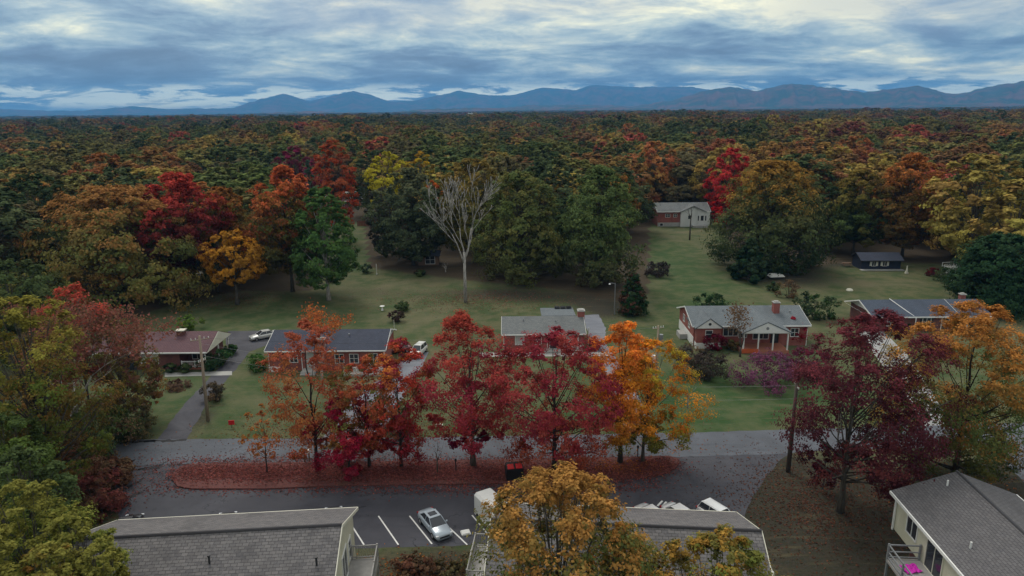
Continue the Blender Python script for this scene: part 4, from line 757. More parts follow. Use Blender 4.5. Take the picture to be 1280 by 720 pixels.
# ---------------------------------------------------------------- street trees
I = .1
def HT(label, px, py, *a, cat='tree', name='broadleaf_tree', **k):
    x, y = at(px, py); return hero(name, label, cat, x, y, *a, **k)
HT('orange red maple, leftmost tall tree on the leafy island', 397, 588, 13.9, 4.3, 2.6, [(.33, .12, .045), (.26, .085, .04), (.32, .075, .04), (.28, .13, .04)], top=(.32, .08, .045), frac=.55, nsub=2, shape='oval', nl=37, ns=11, nk=22, ls=.17, lobe=.24, trunk=.17, bark='darkbark', loose=1.28, name='maple_tree')
HT('low crimson maple bushy to the ground between the orange street trees', 437, 590, 7., 3.1, .3, [CR, (.22, .01, .03), RD], frac=.55, nsub=2, shape='round', nl=18, ns=18, nk=24, ls=.17, lobe=.32, trunk=.12, bark='darkbark', name='maple_tree')
HT('olive and rust tree behind the low crimson maple', 462, 584, 10.4, 3.3, 2.6, [RU, OL, RO_, (.3, .05, .03)], frac=.55, nsub=2, shape='round', nl=22, ns=17, nk=21, ls=.17, lobe=.28, trunk=.13, bark='darkbark', loose=1.28, name='maple_tree')
HT('rusty red maple on the island left of the bare sapling', 502, 584, 12., 3.6, 1.3, [RO_, (.36, .05, .03), CR, OR], low=(.2, .02, .03), frac=.55, nsub=2, shape='oval', nl=30, ns=19, nk=22, ls=.17, lobe=.26, trunk=.14, bark='darkbark', loose=1.25, name='maple_tree')
HT('thin small orange sapling at the left end of the island', 334, 591, 6.4, 1.8, 1.5, [OR, RU, (.3, .12, .03)], nl=12, ns=10, nk=9, ls=.16, lobe=.3, trunk=.07, bark='darkbark', loose=1.3, name='maple_sapling')
HT('scarlet maple with a dark maroon lower clump, beside the bare sapling', 592, 583, 14.2, 4.7, 3.4, [(.25, .045, .04), (.29, .045, .04), CR, (.22, .035, .035)], top=(.32, .06, .04), frac=.55, nsub=2, shape='oval', nl=42, ns=18, nk=22, ls=.17, lobe=.23, trunk=.20, loose=1.28, name='maple_tree', offx=-.6)
HT('small dark maroon maple crown low on the scarlet maple', 588, 581, 3.9, 1.7, 1.7, [(.16, .012, .035), (.11, .01, .03)], nl=9, ns=14, nk=21, ls=.17, lobe=.34, trunk=.05, name='maple_sapling')
HT('broad crimson maple, widest red tree on the island, above the black bin', 693, 592, 13.0, 5.5, 2.0, [(.21, .03, .042), (.24, .03, .045), (.22, .035, .035), (.25, .045, .04)], low=(.28, .075, .04), frac=.55, nsub=2, shape='round', nl=55, ns=18, nk=22, ls=.17, lobe=.22, trunk=.2, bark='darkbark', loose=1.28, name='maple_tree')
HT('bright orange maple left of the golden tree', 775, 579, 13.2, 3.8, 3.2, [OR, (.60, .20, .03), (.5, .15, .03)], low=(.34, .17, .025), frac=.55, nsub=2, shape='oval', nl=30, ns=19, nk=22, ls=.17, lobe=.26, trunk=.2, bark='darkbark', loose=1.28, name='maple_tree')
HT('golden yellow maple with green lower leaves at the right end of the island', 803, 578, 11.6, 4.0, 1.6, [GO, (.62, .26, .03), (.5, .17, .025), (.34, .25, .03)], low=(.12, .15, .03), frac=.55, nsub=2, shape='oval', nl=32, ns=19, nk=24, ls=.17, lobe=.26, trunk=.15, loose=1.25, name='maple_tree', lean=(.35, 0), seed=303)
bare('bare_sapling', 'leafless bent sapling on the island right of the rusty red maple', 'sapling', *at(547, 592), 3.2, .5, .07, M['bark'], 5, depth=2)
HT('large dark maroon maple with pale trunk on the lawn right of the car park', 1050, 640, 16.4, 5.6, 3.0, [(.080, .024, .030), (.10, .028, .034), (.065, .020, .026), (.12, .034, .034)], top=(.13, .030, .038), offx=1.3, frac=.55, nsub=2, shape='round', nl=67, ns=18, nk=22, ls=.17, lobe=.20, trunk=.24, loose=1.3, name='maple_tree', seed=77)
HT('dark maroon side growth hanging low beside the maroon maple trunk', 1028, 612, 4.4, 1.5, 1.4, [(.07, .01, .016), MA], nl=8, ns=12, nk=21, ls=.17, trunk=.06, name='maple_sapling')
HT('wide orange and green maple at right beyond the corner apartment block', 1192, 596, 15.4, 5.7, .9, [(.34, .17, .04), OL, (.28, .14, .04), (.12, .13, .04), G2], top=(.38, .16, .04), low=(.07, .09, .03), frac=.55, nsub=2, shape='round', nl=75, ns=21, nk=24, ls=.17, lobe=.22, trunk=.22, bark='darkbark', loose=1.28, name='maple_tree', seed=78, offx=-.4)
# foreground trees cut by the frame
x, z = hz(700, 597, 27.); hero('oak_tree', 'orange and olive tree in front of the middle block, nearest the camera', 'tree', x, 27., z, 3.8, 6., [(.12, .14, .045), (.15, .15, .045), (.26, .14, .04), (.11, .14, .045), (.15, .14, .04)], low=(.08, .09, .03), shape='round', nl=80, ns=20, nk=18, ls=.15, lobe=.24, trunk=.2, loose=1.2, top=(.32, .16, .045))
x, z = hz(902, 672, 26.); hero('oak_tree', 'olive and orange tree top at the bottom edge over the middle block', 'tree', x, 26., z, 3.5, 4., [OL, (.28, .16, .035), (.13, .15, .035), (.15, .15, .04)], shape='round', nl=55, ns=20, nk=17, ls=.15, lobe=.25, trunk=.15, loose=1.1)
x, z = hz(770, 655, 29.); hero('oak_tree', 'smaller olive tree pressed against the right of the orange foreground tree', 'tree', x+.3, 28.5, z, 2.0, 5., [(.3, .14, .03), OL], shape='round', nl=34, ns=15, nk=15, ls=.16, trunk=.12, loose=1.15)
for px, py, Y, R0, cols, l_ in ((22, 603, 33, 3.0, [(.11, .14, .03), (.15, .15, .03)], 'yellow green tree at the left edge, highest of the group beside the long grey roof'),
    (86, 640, 31, 2.0, [(.14, .17, .035), (.10, .14, .03)], 'bright green tree just left of the long grey roof end'), (116, 684, 28, 1.6, [(.13, .14, .03), (.17, .15, .03)], 'rounded olive green tree overlapping the corner of the left block roof'),
    (52, 684, 27, 2.3, [(.26, .12, .03), (.12, .12, .03)], 'rust tinted tree in the bottom left corner'), (-20, 660, 27, 2.6, [(.10, .13, .03), (.15, .14, .03)], 'green tree cut by the bottom left frame edge')):
    x, z = hz(px, py, Y); hero('oak_tree', l_, 'tree', x, Y, z, R0, 3., cols, shape='round', nl=50, ns=20, nk=17, ls=.15, lobe=.26, trunk=.16, loose=1.1, top=(.18, .17, .04))
# left wood edge beside the street
x, z = hz(28, 372, 49); hero('oak_tree', 'tall yellow green tree at the left edge in front of the sparse red one', 'tree', x-.5, 49, z, 5.4, 4., [(.12, .11, .025), (.10, .13, .028), (.17, .10, .03), (.08, .09, .025)], top=(.20, .18, .035), shape='round', nl=70, ns=20, nk=14, ls=.19, lobe=.24, trunk=.25)
x, z = hz(8, 520, 43); hero('oak_tree', 'fresh green tree low at the left edge below the tall yellow green one', 'tree', x-.5, 43, z, 3.4, 3., [G2, (.09, .13, .03)], nl=50, ns=18, nk=14, ls=.18, lobe=.26, trunk=.18)
x, z = hz(8, 560, 38); hero('oak_tree', 'dull green tree at the left edge above the corner group', 'tree', x+.5, 38, z, 3.0, 3., [G1, G2], nl=50, ns=18, nk=14, ls=.18, lobe=.26, trunk=.18)
x, z = hz(108, 362, 60); bare('oak_tree', 'sparse leaning tree with pale branches and pinkish red leaves at left', 'tree', x-4, 57, z, .95, .2, M['pale'], 21, depth=5, leaf=[PK, (.17, .08, .055), (.24, .08, .06), TN], leafn=9000, lean=(2.5, 1.))
x, z = hz(85, 358, 62); hero('oak_tree', 'red topped thin tree behind the pale leaning branches', 'tree', x, 62, z, 3.6, 7, [PK, (.2, .055, .04), TN], top=(.36, .06, .04), nl=30, ns=13, nk=10, ls=.20, lobe=.28, trunk=.15, loose=1.3)
x, z = hz(138, 400, 64); hero('oak_tree', 'olive brown tree overhanging the left end of the maroon roof', 'tree', x, 64, z, 3.5, 2.5, [TN, OL, PK, (.11, .09, .03)], nl=35, ns=18, nk=13, ls=.20, lobe=.26, trunk=.16, loose=1.2)
x, z = hz(188, 445, 68); hero('oak_tree', 'small olive and rust tree in front of the maroon roofed house', 'tree', x-1.2, 67, z, 2.3, 1.2, [OL, (.2, .1, .03), TN], low=(.2, .08, .03), nl=20, ns=15, nk=13, ls=.2, lobe=.28, trunk=.12, loose=1.15)
for px, py, h, R0, cols, l_ in ((120, 566, 4.2, 3.2, [G1, G2, TN], 'green thicket bush at the left end of the street'), (160, 545, 3.0, 2.3, [(.06, .08, .03), TN], 'grey green bush at the grass edge left of the driveway mouth'), (92, 610, 3.6, 2.8, [(.15, .065, .04), TN, DG], 'reddish brown thicket bush left of the car park'),
    (122, 640, 3.0, 2.2, [(.17, .05, .045), (.09, .05, .03)], 'reddish thicket bush at the lower left corner of the car park'), (60, 580, 5.0, 3., [DG, TN, G1], 'dark thicket bush deep at left above the car park'), (70, 545, 6.2, 3.2, [(.10, .08, .03), TN, (.22, .10, .03)], 'brown and yellow thicket bush below the pale branches'), (35, 610, 4.5, 2.8, [DG, G1], 'dark green thicket bush behind the corner group'),
    (112, 590, 3.4, 2.0, [TN, DG], 'dark brown thicket bush at the parking entrance'), (140, 605, 2.2, 1.6, [(.15, .06, .04), TN], 'low russet bush against the car park edge'), (60, 500, 8, 3.4, [G1, OL, TN], 'dull green thicket tree behind the pale branches')):
    x, y = at(px, py); shrub(l_, x, y, h, R0, cols, nl=22, ns=17, nk=13, ls=.20, name='thicket_bush', group='thicket bushes at the left', lobe=.36, loose=1.15)
# garden shrubs
for px, py, h, R0, cols, l_, nm in ((238, 412, 2.1, 1.7, [(.09, .15, .03), (.12, .18, .035)], 'lime green round bush behind the maroon roofed house', 'shrub'), (213, 466, 1.2, .75, [DG, G1], 'small dark clipped bush under the picture window, left one', 'shrub'), (232, 466, 1.2, .75, [DG, G1], 'small dark clipped bush under the porch rail, right of its twin', 'shrub'),
    (261, 463, 1.9, 1.4, [DG, (.02, .045, .02)], 'dark green bush at the right corner of the maroon roofed house', 'shrub'), (277, 455, 1.9, 1.5, [(.03, .075, .025), G1], 'mid green bush beside the carport of the maroon roofed house', 'shrub'), (289, 442, 1.2, .9, [(.03, .07, .025), G1], 'small green bush at the driveway bend', 'shrub'),
    (326, 462, 2.1, 1.5, [(.06, .13, .03), (.04, .09, .025)], 'bright green round bush at the left end of the navy roofed house', 'shrub'), (268, 500, 2.0, 1.4, [TN, (.07, .06, .04)], 'twiggy brown bush beside the pale utility pole', 'shrub'), (222, 485, .7, 1.3, [(.13, .08, .06), TN], 'low faded flower bed mound on the left lawn', 'shrub'),
    (495, 402, 1.7, 1.1, [(.05, .04, .03), (.06, .03, .03)], 'dark brown round bush on the back lawn', 'shrub'), (504, 388, 1.4, 1.2, [(.04, .07, .03), G1], 'thin green bush beside the dark brown one on the back lawn', 'shrub'), (458, 341, 1.8, 1.0, [DG, DG], 'small dark lollipop bush on the far lawn near the white stake', 'shrub'), (526, 345, 1.2, 1.0, [DG, G1], 'small dark bush near the white cross window shed', 'shrub'), (525, 343, .9, 1.2, [(.05, .06, .03), TN], 'low scrub in front of the cross window shed', 'shrub'),
    (893, 438, 2.3, 1.45, [(.15, .012, .03), (.09, .01, .02)], 'burgundy round bush in front of the house with two white gables', 'shrub'), (915, 438, 1.5, .9, [(.05, .07, .025), (.10, .07, .03)], 'small olive bush beside the burgundy one', 'shrub'), (745, 437, 1.4, .9, [DG, G1], 'dark green bush at the chimney corner of the grey roofed house', 'shrub'),
    (888, 391, 3.0, 2.6, [(.02, .045, .018), (.03, .06, .022)], 'dark green dome bush behind the house with two white gables', 'shrub'), (985, 372, 3.0, 2.0, [(.06, .045, .035), TN], 'brown round bush on the lawn right of the white cart', 'shrub'), (966, 364, 1.8, 1.1, [(.03, .06, .03), G1], 'small blue green bush on the lawn beside the white cart', 'shrub'),
    (955, 482, 3.8, 3.9, [(.19, .07, .13), (.15, .05, .09), (.12, .05, .09)], 'sprawling purple shrub left of the dark utility pole', 'shrub'), (990, 428, 3.6, 1.8, [(.26, .02, .03), (.18, .015, .03)], 'crimson bush at the right end of the columned porch', 'shrub'), (1008, 470, 3.4, 3.0, [(.12, .02, .035), PU], 'plum coloured bush behind the maroon maple', 'shrub'),
    (1018, 400, 4.0, 2.0, [DG, (.03, .06, .02)], 'dark evergreen bush between the two right hand houses, front one', 'shrub'), (1004, 396, 4.1, 1.7, [DG, DG], 'dark evergreen bush between the two right hand houses, left one', 'shrub'), (1036, 399, 3.6, 1.9, [(.035, .07, .025), DG], 'lighter evergreen bush next to the slate roofed house', 'shrub'),
    (1128, 414, 1.3, .9, [DG, G1], 'small dark bush below the white roof pipe', 'shrub'), (880, 470, 2.8, 2.8, [(.07, .05, .045), (.05, .045, .035)], 'twiggy grey brown bush right of the golden tree', 'shrub'), (860, 452, 2.0, 2.0, [(.08, .07, .06), TN], 'grey twiggy bush below the white foundation', 'shrub'),
    (1179, 352, 2.6, 1.9, [DG, G1], 'hedge bush beside the white swing, first in the row', 'hedge_bush'), (1190, 360, 2.8, 2.0, [DG, (.02, .04, .018)], 'hedge bush below the white swing, second in the row', 'hedge_bush'), (1203, 369, 2.8, 2.1, [DG, G1], 'hedge bush third in the row below the white swing', 'hedge_bush'), (1217, 380, 2.6, 2.2, [DG, (.035, .035, .02)], 'hedge bush at the near end of the row by the round evergreen', 'hedge_bush'), (1166, 345, 1.6, 1.2, [(.13, .02, .03), (.08, .02, .02)], 'dark red bush left of the hedge row', 'shrub'),
    (565, 718, .7, 1.5, [TN, (.10, .085, .04), (.12, .08, .045)], 'low brown twiggy bush on the grass below the parking bays', 'shrub'), (604, 716, 2.0, 1.4, [(.10, .09, .05), TN], 'olive twiggy bush beside the small deck of the middle block', 'shrub'), (520, 720, 1.4, 1.6, [(.14, .06, .04), TN], 'low russet bush right of the left block balcony', 'shrub'), (500, 545, 1.6, 1.5, [TN, (.09, .07, .05)], 'dry twiggy bush on the verge behind the rusty maple', 'shrub'), (428, 560, .5, 1.6, [(.3, .16, .03), (.2, .1, .03)], 'low yellow growth under the low crimson maple', 'shrub'),
    (822, 345, 2.6, 2.6, [(.045, .035, .035), (.06, .05, .045)], 'dark leafless thicket right of the big middle tree', 'shrub'), (520, 325, 3.5, 3., [(.03, .035, .025), DG], 'dark scrub left of the cross window shed', 'shrub')):
    x, y = at(px, py); big = R0 > 2.2; shrub(l_, x, y, h, R0, cols, name=nm, nl=16 if big else 8, ns=16 if big else 12, nk=12, ls=.2, lobe=.38 if big else .5, group='hedge bushes in a row below the swing' if nm == 'hedge_bush' else None)
x, y = at(955, 478)
bare('bare_tree', 'leafless vase shaped tree in front of the house with two white gables', 'tree', *at(925, 446), 7.2, .75, .13, M['bark'], 31, depth=4, leaf=[(.16, .09, .05), TN], leafn=900, first=.18)
x, z = hz(395, 380, 74); bare('bare_tree', 'pale leafless tree in front of the navy roofed house with a few orange leaves', 'tree', x, 74, z, .95, .14, M['pale'], 8, depth=4, leaf=[RO_, OR], leafn=1500, first=.3)
x, z = hz(880, 445, 70); bare('bare_tree', 'small pale leafless tree behind the golden maple', 'tree', x-2, 68, 5.6, .8, .08, M['pale'], 12, depth=4, first=.2)
bare('bare_tree', 'tall dead white tree with spreading bare limbs at the centre', 'tree', *at(582, 378), 22.8, .62, .24, M['greybark'], 46, depth=4, first=.42, up=.8, nmain=4, rmin=.038)
bare('bare_tree', 'forked dead trunk in front of the far white house', 'tree', *at(862, 300), 8.5, .5, .16, M['bark'], 3, depth=1, first=.75)
bare('brush_pile', 'tangle of fallen pale branches beside the dead white tree', 'brush', *at(557, 340), 2.4, 1.3, .12, M['pale'], 9, depth=3, first=.1, up=.2)
# ---------------------------------------------------------------- big trees behind the lawns
def BT(label, px, ptop, Y, Rr, z0, cols, offset=0, **k):
    x, z = hz(px, ptop, Y-Rr*.2); kw = dict(nl=26, ns=22, nk=13, ls=.42, lobe=.24, trunk=.3, loose=1.05, name='oak_tree'); kw.update(k); nm = kw.pop('name'); kw['nl'] = int(kw['nl']*(1.35 if kw['nl'] > 80 else 2.4)); kw['lobe'] *= (1.1 if kw['nl'] > 115 else (.98 if Rr > 5.4 else 1.05)); kw['ns'] = int(kw['ns']*.66); Rr *= 1.04; return hero(nm, label, 'tree', x, Y, z, Rr, z0, cols, **kw)
BT('huge rust and olive oak, broadest crown at left above the maroon roof', 120, 237, 113, 13.4, .5, [(.15, .15, .045), (.18, .145, .045), (.22, .12, .04), (.13, .14, .045), (.12, .135, .045)], top=(.27, .13, .045), shape='dome', nl=120, ns=20, nk=15, ls=.42, lobe=.18, seed=504)
BT('dark green oak at the left edge behind the huge rust oak', 30, 219, 128, 7.6, 3, [(.045, .055, .022), DG, G1], shape='dome', nl=34)
BT('grey green tree at the far left edge in front of the dark oak', -5, 330, 80, 6, 3, [G1, (.06, .075, .03)], nl=26, ls=.34)
BT('olive tree at left edge beside the huge rust oak', 22, 345, 88, 5.5, 2, [(.05, .06, .025), OL], nl=26, ls=.34)
BT('tall crimson topped maple right of the huge rust oak', 212, 218, 117, 7.2, 6, [(.30, .045, .035), (.18, .035, .035), (.24, .08, .03)], top=(.38, .055, .04), low=(.07, .03, .03), shape='oval', nl=34, name='maple_tree')
BT('olive orange tree between the crimson topped maple and the orange topped one', 272, 236, 124, 6.2, 4, [(.16, .10, .03), OL, RU], top=(.25, .10, .03), shape='oval', nl=28)
BT('small golden orange tree above the white trailer', 284, 290, 111, 4.5, 3.8, [(.42, .20, .025), (.3, .15, .025)], nl=20, ls=.36, name='maple_tree')
BT('dark pine coloured tree under the olive orange tree', 262, 300, 120, 4, 2, [DG, G1], nl=16, shape='cone')
BT('tall orange red topped tree with olive base left of the long green one', 348, 209, 119, 7.4, 4.5, [(.19, .11, .03), OL, RU, (.08, .08, .025)], top=(.42, .10, .04), low=(.06, .065, .025), shape='oval', nl=36, name='maple_tree')
BT('upright mid green tree at the edge of the middle lawn corridor', 398, 236, 113, 5.2, 3.2, [(.07, .135, .04), (.08, .14, .04), (.06, .11, .035)], shape='dome', nl=38, ls=.38, bark='pale', frac=.3)
BT('round orange red maple beyond the upright green tree', 411, 176, 168, 5.4, 3, [(.42, .07, .025), RO_, (.3, .06, .025)], nl=24, name='maple_tree')
BT('plum purple tree left of the round orange red maple', 366, 183, 180, 6, 4, [(.20, .025, .07), (.13, .03, .05)], nl=20, name='maple_tree')
BT('pale blue green conifer between purple and orange trees', 383, 200, 150, 3, 4, [(.07, .11, .08), (.06, .09, .06)], nl=14, shape='cone')
BT('large dark green tree left of the dead white one', 510, 212, 140, 7.4, 2, [(.08, .10, .055), (.07, .09, .05), (.09, .11, .055)], top=(.11, .115, .06), shape='oval', nl=46)
BT('greyish bare looking tree at the left of the large dark green one', 477, 235, 150, 3.8, 2, [(.07, .06, .05), (.05, .05, .04)], nl=18)
BT('bright yellow tree beyond the large dark green one', 482, 190, 186, 6, 5, [(.42, .36, .03), (.36, .32, .03)], nl=18, name='maple_tree')
BT('smaller yellow tree right of the bright yellow one', 524, 190, 188, 4.6, 5, [(.42, .32, .03), (.4, .24, .03)], nl=14, name='maple_tree')
BT('small vivid orange tree top behind the dead tree', 541, 226, 158, 2.2, 8, [(.52, .13, .02), OR], nl=9, name='maple_tree')
BT('olive yellow topped oak right behind the dead white tree', 590, 200, 142, 7.6, 3, [OL, (.13, .11, .03), (.08, .085, .025)], top=(.19, .13, .035), nl=36)
BT('broad green oak right of the dead white tree', 650, 216, 126, 8.0, .8, [(.11, .14, .045), (.10, .12, .04), (.15, .14, .045), (.09, .12, .045)], low=(.11, .12, .045), shape='dome', nl=46, ls=.4)
BT('dark green gap tree between the two broad middle oaks', 700, 250, 136, 6, 1, [DG, G1], nl=26)
BT('broad mid green tree above the grey roofed house', 752, 209, 122, 7.4, .8, [(.10, .14, .05), (.085, .12, .045), (.115, .15, .05), (.10, .13, .045)], low=(.11, .11, .05), shape='oval', nl=50, ls=.4)
BT('dark evergreen with a rusty vine standing at the gravel yard', 793, 343, 103, 2.9, .3, [DG, (.02, .05, .018), (.09, .04, .03)], shape='cone', nl=22, ls=.3, lobe=.36, trunk=.14, name='cedar_tree')
BT('green tree with orange patches left of the far white house', 765, 213, 165, 6.6, 3, [G2, (.10, .10, .03), (.30, .12, .03)], nl=26)
BT('tall red maple right of the far white house', 917, 186, 190, 6.4, 1.5, [(.38, .03, .035), (.44, .05, .04), (.3, .025, .03)], shape='oval', nl=32, name='maple_tree')
BT('low bright red maple at the right wall of the far white house', 905, 247, 187, 2.8, .5, [(.50, .02, .02), (.4, .02, .02)], nl=14, name='maple_tree')
BT('broad dark green oak with orange rim right of the red maple', 975, 203, 134, 10.2, .5, [(.10, .12, .045), (.08, .10, .045), (.12, .12, .045)], top=(.26, .14, .03), low=(.025, .045, .02), shape='dome', nl=60, ls=.42, seed=511)
BT('dark fir shaped tree low in front of the broad dark oak', 942, 300, 124, 4., .3, [DG, (.018, .04, .018)], nl=24, shape='cone', name='cedar_tree')
BT('olive green tree left of the navy shed', 1082, 214, 146, 6.6, 3, [OL, (.06, .075, .025), G2], top=(.17, .12, .03), nl=32, shape='oval')
BT('dark green tree behind the navy shed', 1050, 235, 150, 5.5, 2, [G1, DG], nl=26)
BT('tall orange brown oak right above the navy shed', 1150, 193, 143, 7.4, 3, [(.20, .105, .03), (.12, .085, .03), (.27, .11, .03)], top=(.34, .12, .035), shape='oval', nl=44, name='oak_tree')
BT('green oak at right between the orange one and the round evergreen', 1232, 212, 142, 8., 2, [(.06, .075, .028), (.045, .06, .025), OL], nl=40)
BT('green oak cut by the right frame edge', 1300, 225, 138, 8., 2, [(.06, .075, .028), OL], nl=34)
BT('round dense evergreen at the right edge above the lawn', 1266, 296, 104, 6.8, .4, [(.025, .055, .025), (.035, .065, .03)], shape='dome', nl=54, ls=.34, lobe=.24, seed=520, name='evergreen_tree')
for px, Y, l_ in ((1095, 170, 'far pale trunked'),): pass
# ---------------------------------------------------------------- forest of individuals and the far wood
rng = np.random.default_rng(7)
PROTO = []
pspec = [('broadleaf_tree', 'round', 30, 6.6, 4, 18), ('broadleaf_tree', 'dome', 36, 7.4, 3, 18.5), ('broadleaf_tree', 'dome', 30, 6.0, 4, 19.5), ('broadleaf_tree', 'round', 26, 6.0, 4., 17), ('broadleaf_tree', 'dome', 38, 8.0, 4, 18), ('broadleaf_tree', 'round', 30, 6.6, 4, 20), ('pine_tree', 'cone', 22, 4.2, 2, 20)]
for k, (nm, sh, nl, Rr, z0, z1) in enumerate(pspec):
    V, fc, lv, hh, lc, lr, pc = crown_data(900+k, Rr, z0, z1, int(nl*1.9), 11, 11, .5, sh, .245)
    me = npmesh('crown', V, fc, [('lv', 'FLOAT_VECTOR', lv)]); me.materials.append(LEAFO)
    mb = MB(); limbs(mb, random.Random(k), .28, z0, lc, lr, z0+(z1-z0)*.75, 1); PROTO.append((nm, me, mb.mesh('trunk', M['bark'])))
pts = []
hero_xy = np.array([(a, b_) for a, b_, c_ in TREES]); hero_r = np.array([c_ for a, b_, c_ in TREES])
def free(x, y, rr):
    px, py = proj(x, y, 0)
    if py > np.interp(px, FRx, FRy)-5 and y < 260: return False
    dd = np.hypot(hero_xy[:, 0]-x, hero_xy[:, 1]-y)
    if (dd < hero_r*(.85 if y < 160 else .7)+rr*(1.0 if y < 160 else .5)).any(): return False
    if (515 < px < 552 and y < 146) or (1040 < px < 1150 and y < 142) or (768 < px < 898 and y < 190) or (235 < px < 272 and y < 130): return False
    if 33 < x < 60 and 172 < y < 199: return False                 # far white house
    if -68 < x < -42 and 176 < y < 240 and abs((x+53)-(-.0)) < 9: return False   # camper yard
    if 410 < px < 462 and 150 < y < 236: return False
    if math.hypot(x-75, y-136) < 7: return False
    if (395 < px < 462 and 150 < y < 260): return False
    if (450 < px < 548 and 143 < y < 190) or (375 < px < 455 and 125 < y < 176) or (885 < px < 945 and 138 < y < 196) or (340 < px < 392 and 125 < y < 182): return False
    return True
bands = [(66, 620, 13., 1.28), (620, 1700, 18., 1.7), (1700, 5200, 27., 2.3)]
for d0, d1, s, scl in bands:
    ymax = d1; yy = max(d0*.6, 70)
    while yy < ymax:
        xmax = .84*yy+30; xx = -xmax+rng.uniform(0, s)
        while xx < xmax:
            x = xx+rng.uniform(-.36, .36)*s; y = yy+rng.uniform(-.36, .36)*s; d_ = math.hypot(x, y)
            if d0 <= d_ < d1 and (d_ > 330 or free(x, y, 5.)): pts.append((x, y, scl*rng.uniform(.78, 1.25)))
            xx += s
        yy += s*.9
pts = np.array(pts)
def fcolor(px, d, x=0., y=0.):
    cl = math.sin(x*.031+2*math.sin(y*.017))*math.sin(y*.027+1.7*math.sin(x*.013)+.6)
    r = rng.random(); v = rng.uniform(.85, 1.35)
    greens = [(.075, .095, .042), (.06, .082, .04), (.11, .12, .045), (.085, .11, .042), (.055, .075, .045), (.13, .12, .05), (.12, .11, .055), (.10, .085, .06)]
    warm = [(.34, .16, .045), (.28, .12, .045), (.22, .14, .05), (.40, .13, .04), (.23, .10, .05), (.19, .13, .055), (.24, .17, .05)]
    reds = [(.36, .055, .045), (.24, .05, .05), (.16, .055, .055)]
    pw = .27 if px < 450 else (.30 if px < 820 else .50); pr = .05
    if d > 420: pw = (.30 if px < 700 else .46); pr = .045
    pw *= 1+1.1*cl; pr *= 1+1.5*cl
    c = greens[rng.integers(len(greens))] if r > pw+pr else (warm[rng.integers(len(warm))] if r > pr else reds[rng.integers(len(reds))])
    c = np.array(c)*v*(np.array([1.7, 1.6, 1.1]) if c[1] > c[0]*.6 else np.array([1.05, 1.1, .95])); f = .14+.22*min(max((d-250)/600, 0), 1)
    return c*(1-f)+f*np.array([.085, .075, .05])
near = []; far = []
for (x, y, s) in pts:
    px, py = proj(x, y, 12.); d_ = math.hypot(x, y)
    (near if (-40 < px < 1320 and d_ < 330) else far).append((x, y, s, px, d_))
near.sort(key=lambda q: q[4]); NI = 225; far += near[NI:]; near = near[:NI]
ZN = [(-99, 130, 'behind the huge rust oak'), (130, 250, 'behind the crimson topped maple'), (250, 330, 'behind the golden orange tree'), (330, 400, 'behind the orange topped tree'), (400, 462, 'near the distant camper'), (462, 560, 'behind the large dark green tree'), (560, 620, 'behind the dead white tree'), (620, 710, 'behind the broad green oak'), (710, 805, 'behind the tree above the grey roofed house'), (805, 900, 'around the far white house'), (900, 1040, 'behind the broad dark oak'), (1040, 1120, 'behind the navy shed'), (1120, 1200, 'behind the white swing'), (1200, 1400, 'above the round evergreen')]
def cname(c):
    r, g_, b_ = c
    if r > .28 and g_ < r*.2: return 'bright red'
    if r > .10 and g_ < r*.36: return 'dark red'
    if r > .24: return 'orange'
    if r > .12 and g_ < r*.68: return 'rusty brown'
    if r > .10: return 'olive'
    return 'dark green' if g_ < .085 else 'mid green'
RK = ['first', 'second', 'third', 'fourth', 'fifth', 'sixth', 'seventh', 'eighth']
info = []
for i, (x, y, s, px, d_) in enumerate(near):
    c = fcolor(px, d_, x, y); k = int(rng.choice([0, 1, 2, 3, 4, 5, 6], p=[.2, .2, .16, .15, .17, .11, .01]))
    if k == 6: c = np.array((.03, .05, .028))
    zn_ = next(n_ for a, b_, n_ in ZN if a <= px < b_); row = 'near' if d_ < 150 else ('middle' if d_ < 200 else 'deep')
    info.append([x, y, s, px, c, k, '%s %s %s, %s rank' % (cname(c), 'pine' if k == 6 else ('tree', 'broad tree', 'tall tree')[k % 3], zn_, row)])
from collections import defaultdict
gr = defaultdict(list)
for q in info: gr[q[6]].append(q)
for l_, qs in gr.items():
    qs.sort(key=lambda q: q[3])
    for j, q in enumerate(qs):
        q.append(l_ if len(qs) == 1 else '%s, %s from left' % (l_, RK[min(j, 7)]))
SRC = {}
for (x, y, s, px, c, k, _, lab) in info:
    nm, cm, tm = PROTO[k]; t = empty(nm, (x, y, 0), rng.uniform(0, 6.28), lab, 'tree', 'forest trees behind the lawns'); sz = rng.uniform(.88, 1.14); t.scale = (s, s, sz)
    o = bpy.data.objects.new('crown', cm); COL.objects.link(o); o.parent = t; o.color = (*c, 1); SRC.setdefault(k, o)
    o = bpy.data.objects.new('trunk', tm); COL.objects.link(o); o.parent = t
# far wood: one object, crowns placed by geometry nodes
n_ = len(far); co_ = np.array([(x, y, gz(x, y)) for x, y, s, px, d_ in far]); cols_ = np.array([[*fcolor(px, d_, x, y), 1.] for x, y, s, px, d_ in far])
scl = np.array([s for x, y, s, px, d_ in far]); dd = np.array([d_ for x, y, s, px, d_ in far])
me = bpy.data.meshes.new('distant_forest'); me.vertices.add(n_); me.vertices.foreach_set('co', co_.astype(np.float32).ravel())
a = me.attributes.new('tcol', 'FLOAT_COLOR', 'POINT'); a.data.foreach_set('color', cols_.astype(np.float32).ravel())
zs_ = np.where(dd > 1700, .95, np.where(dd > 620, 1.0, 1.02))*rng.uniform(.82, 1.18, n_)
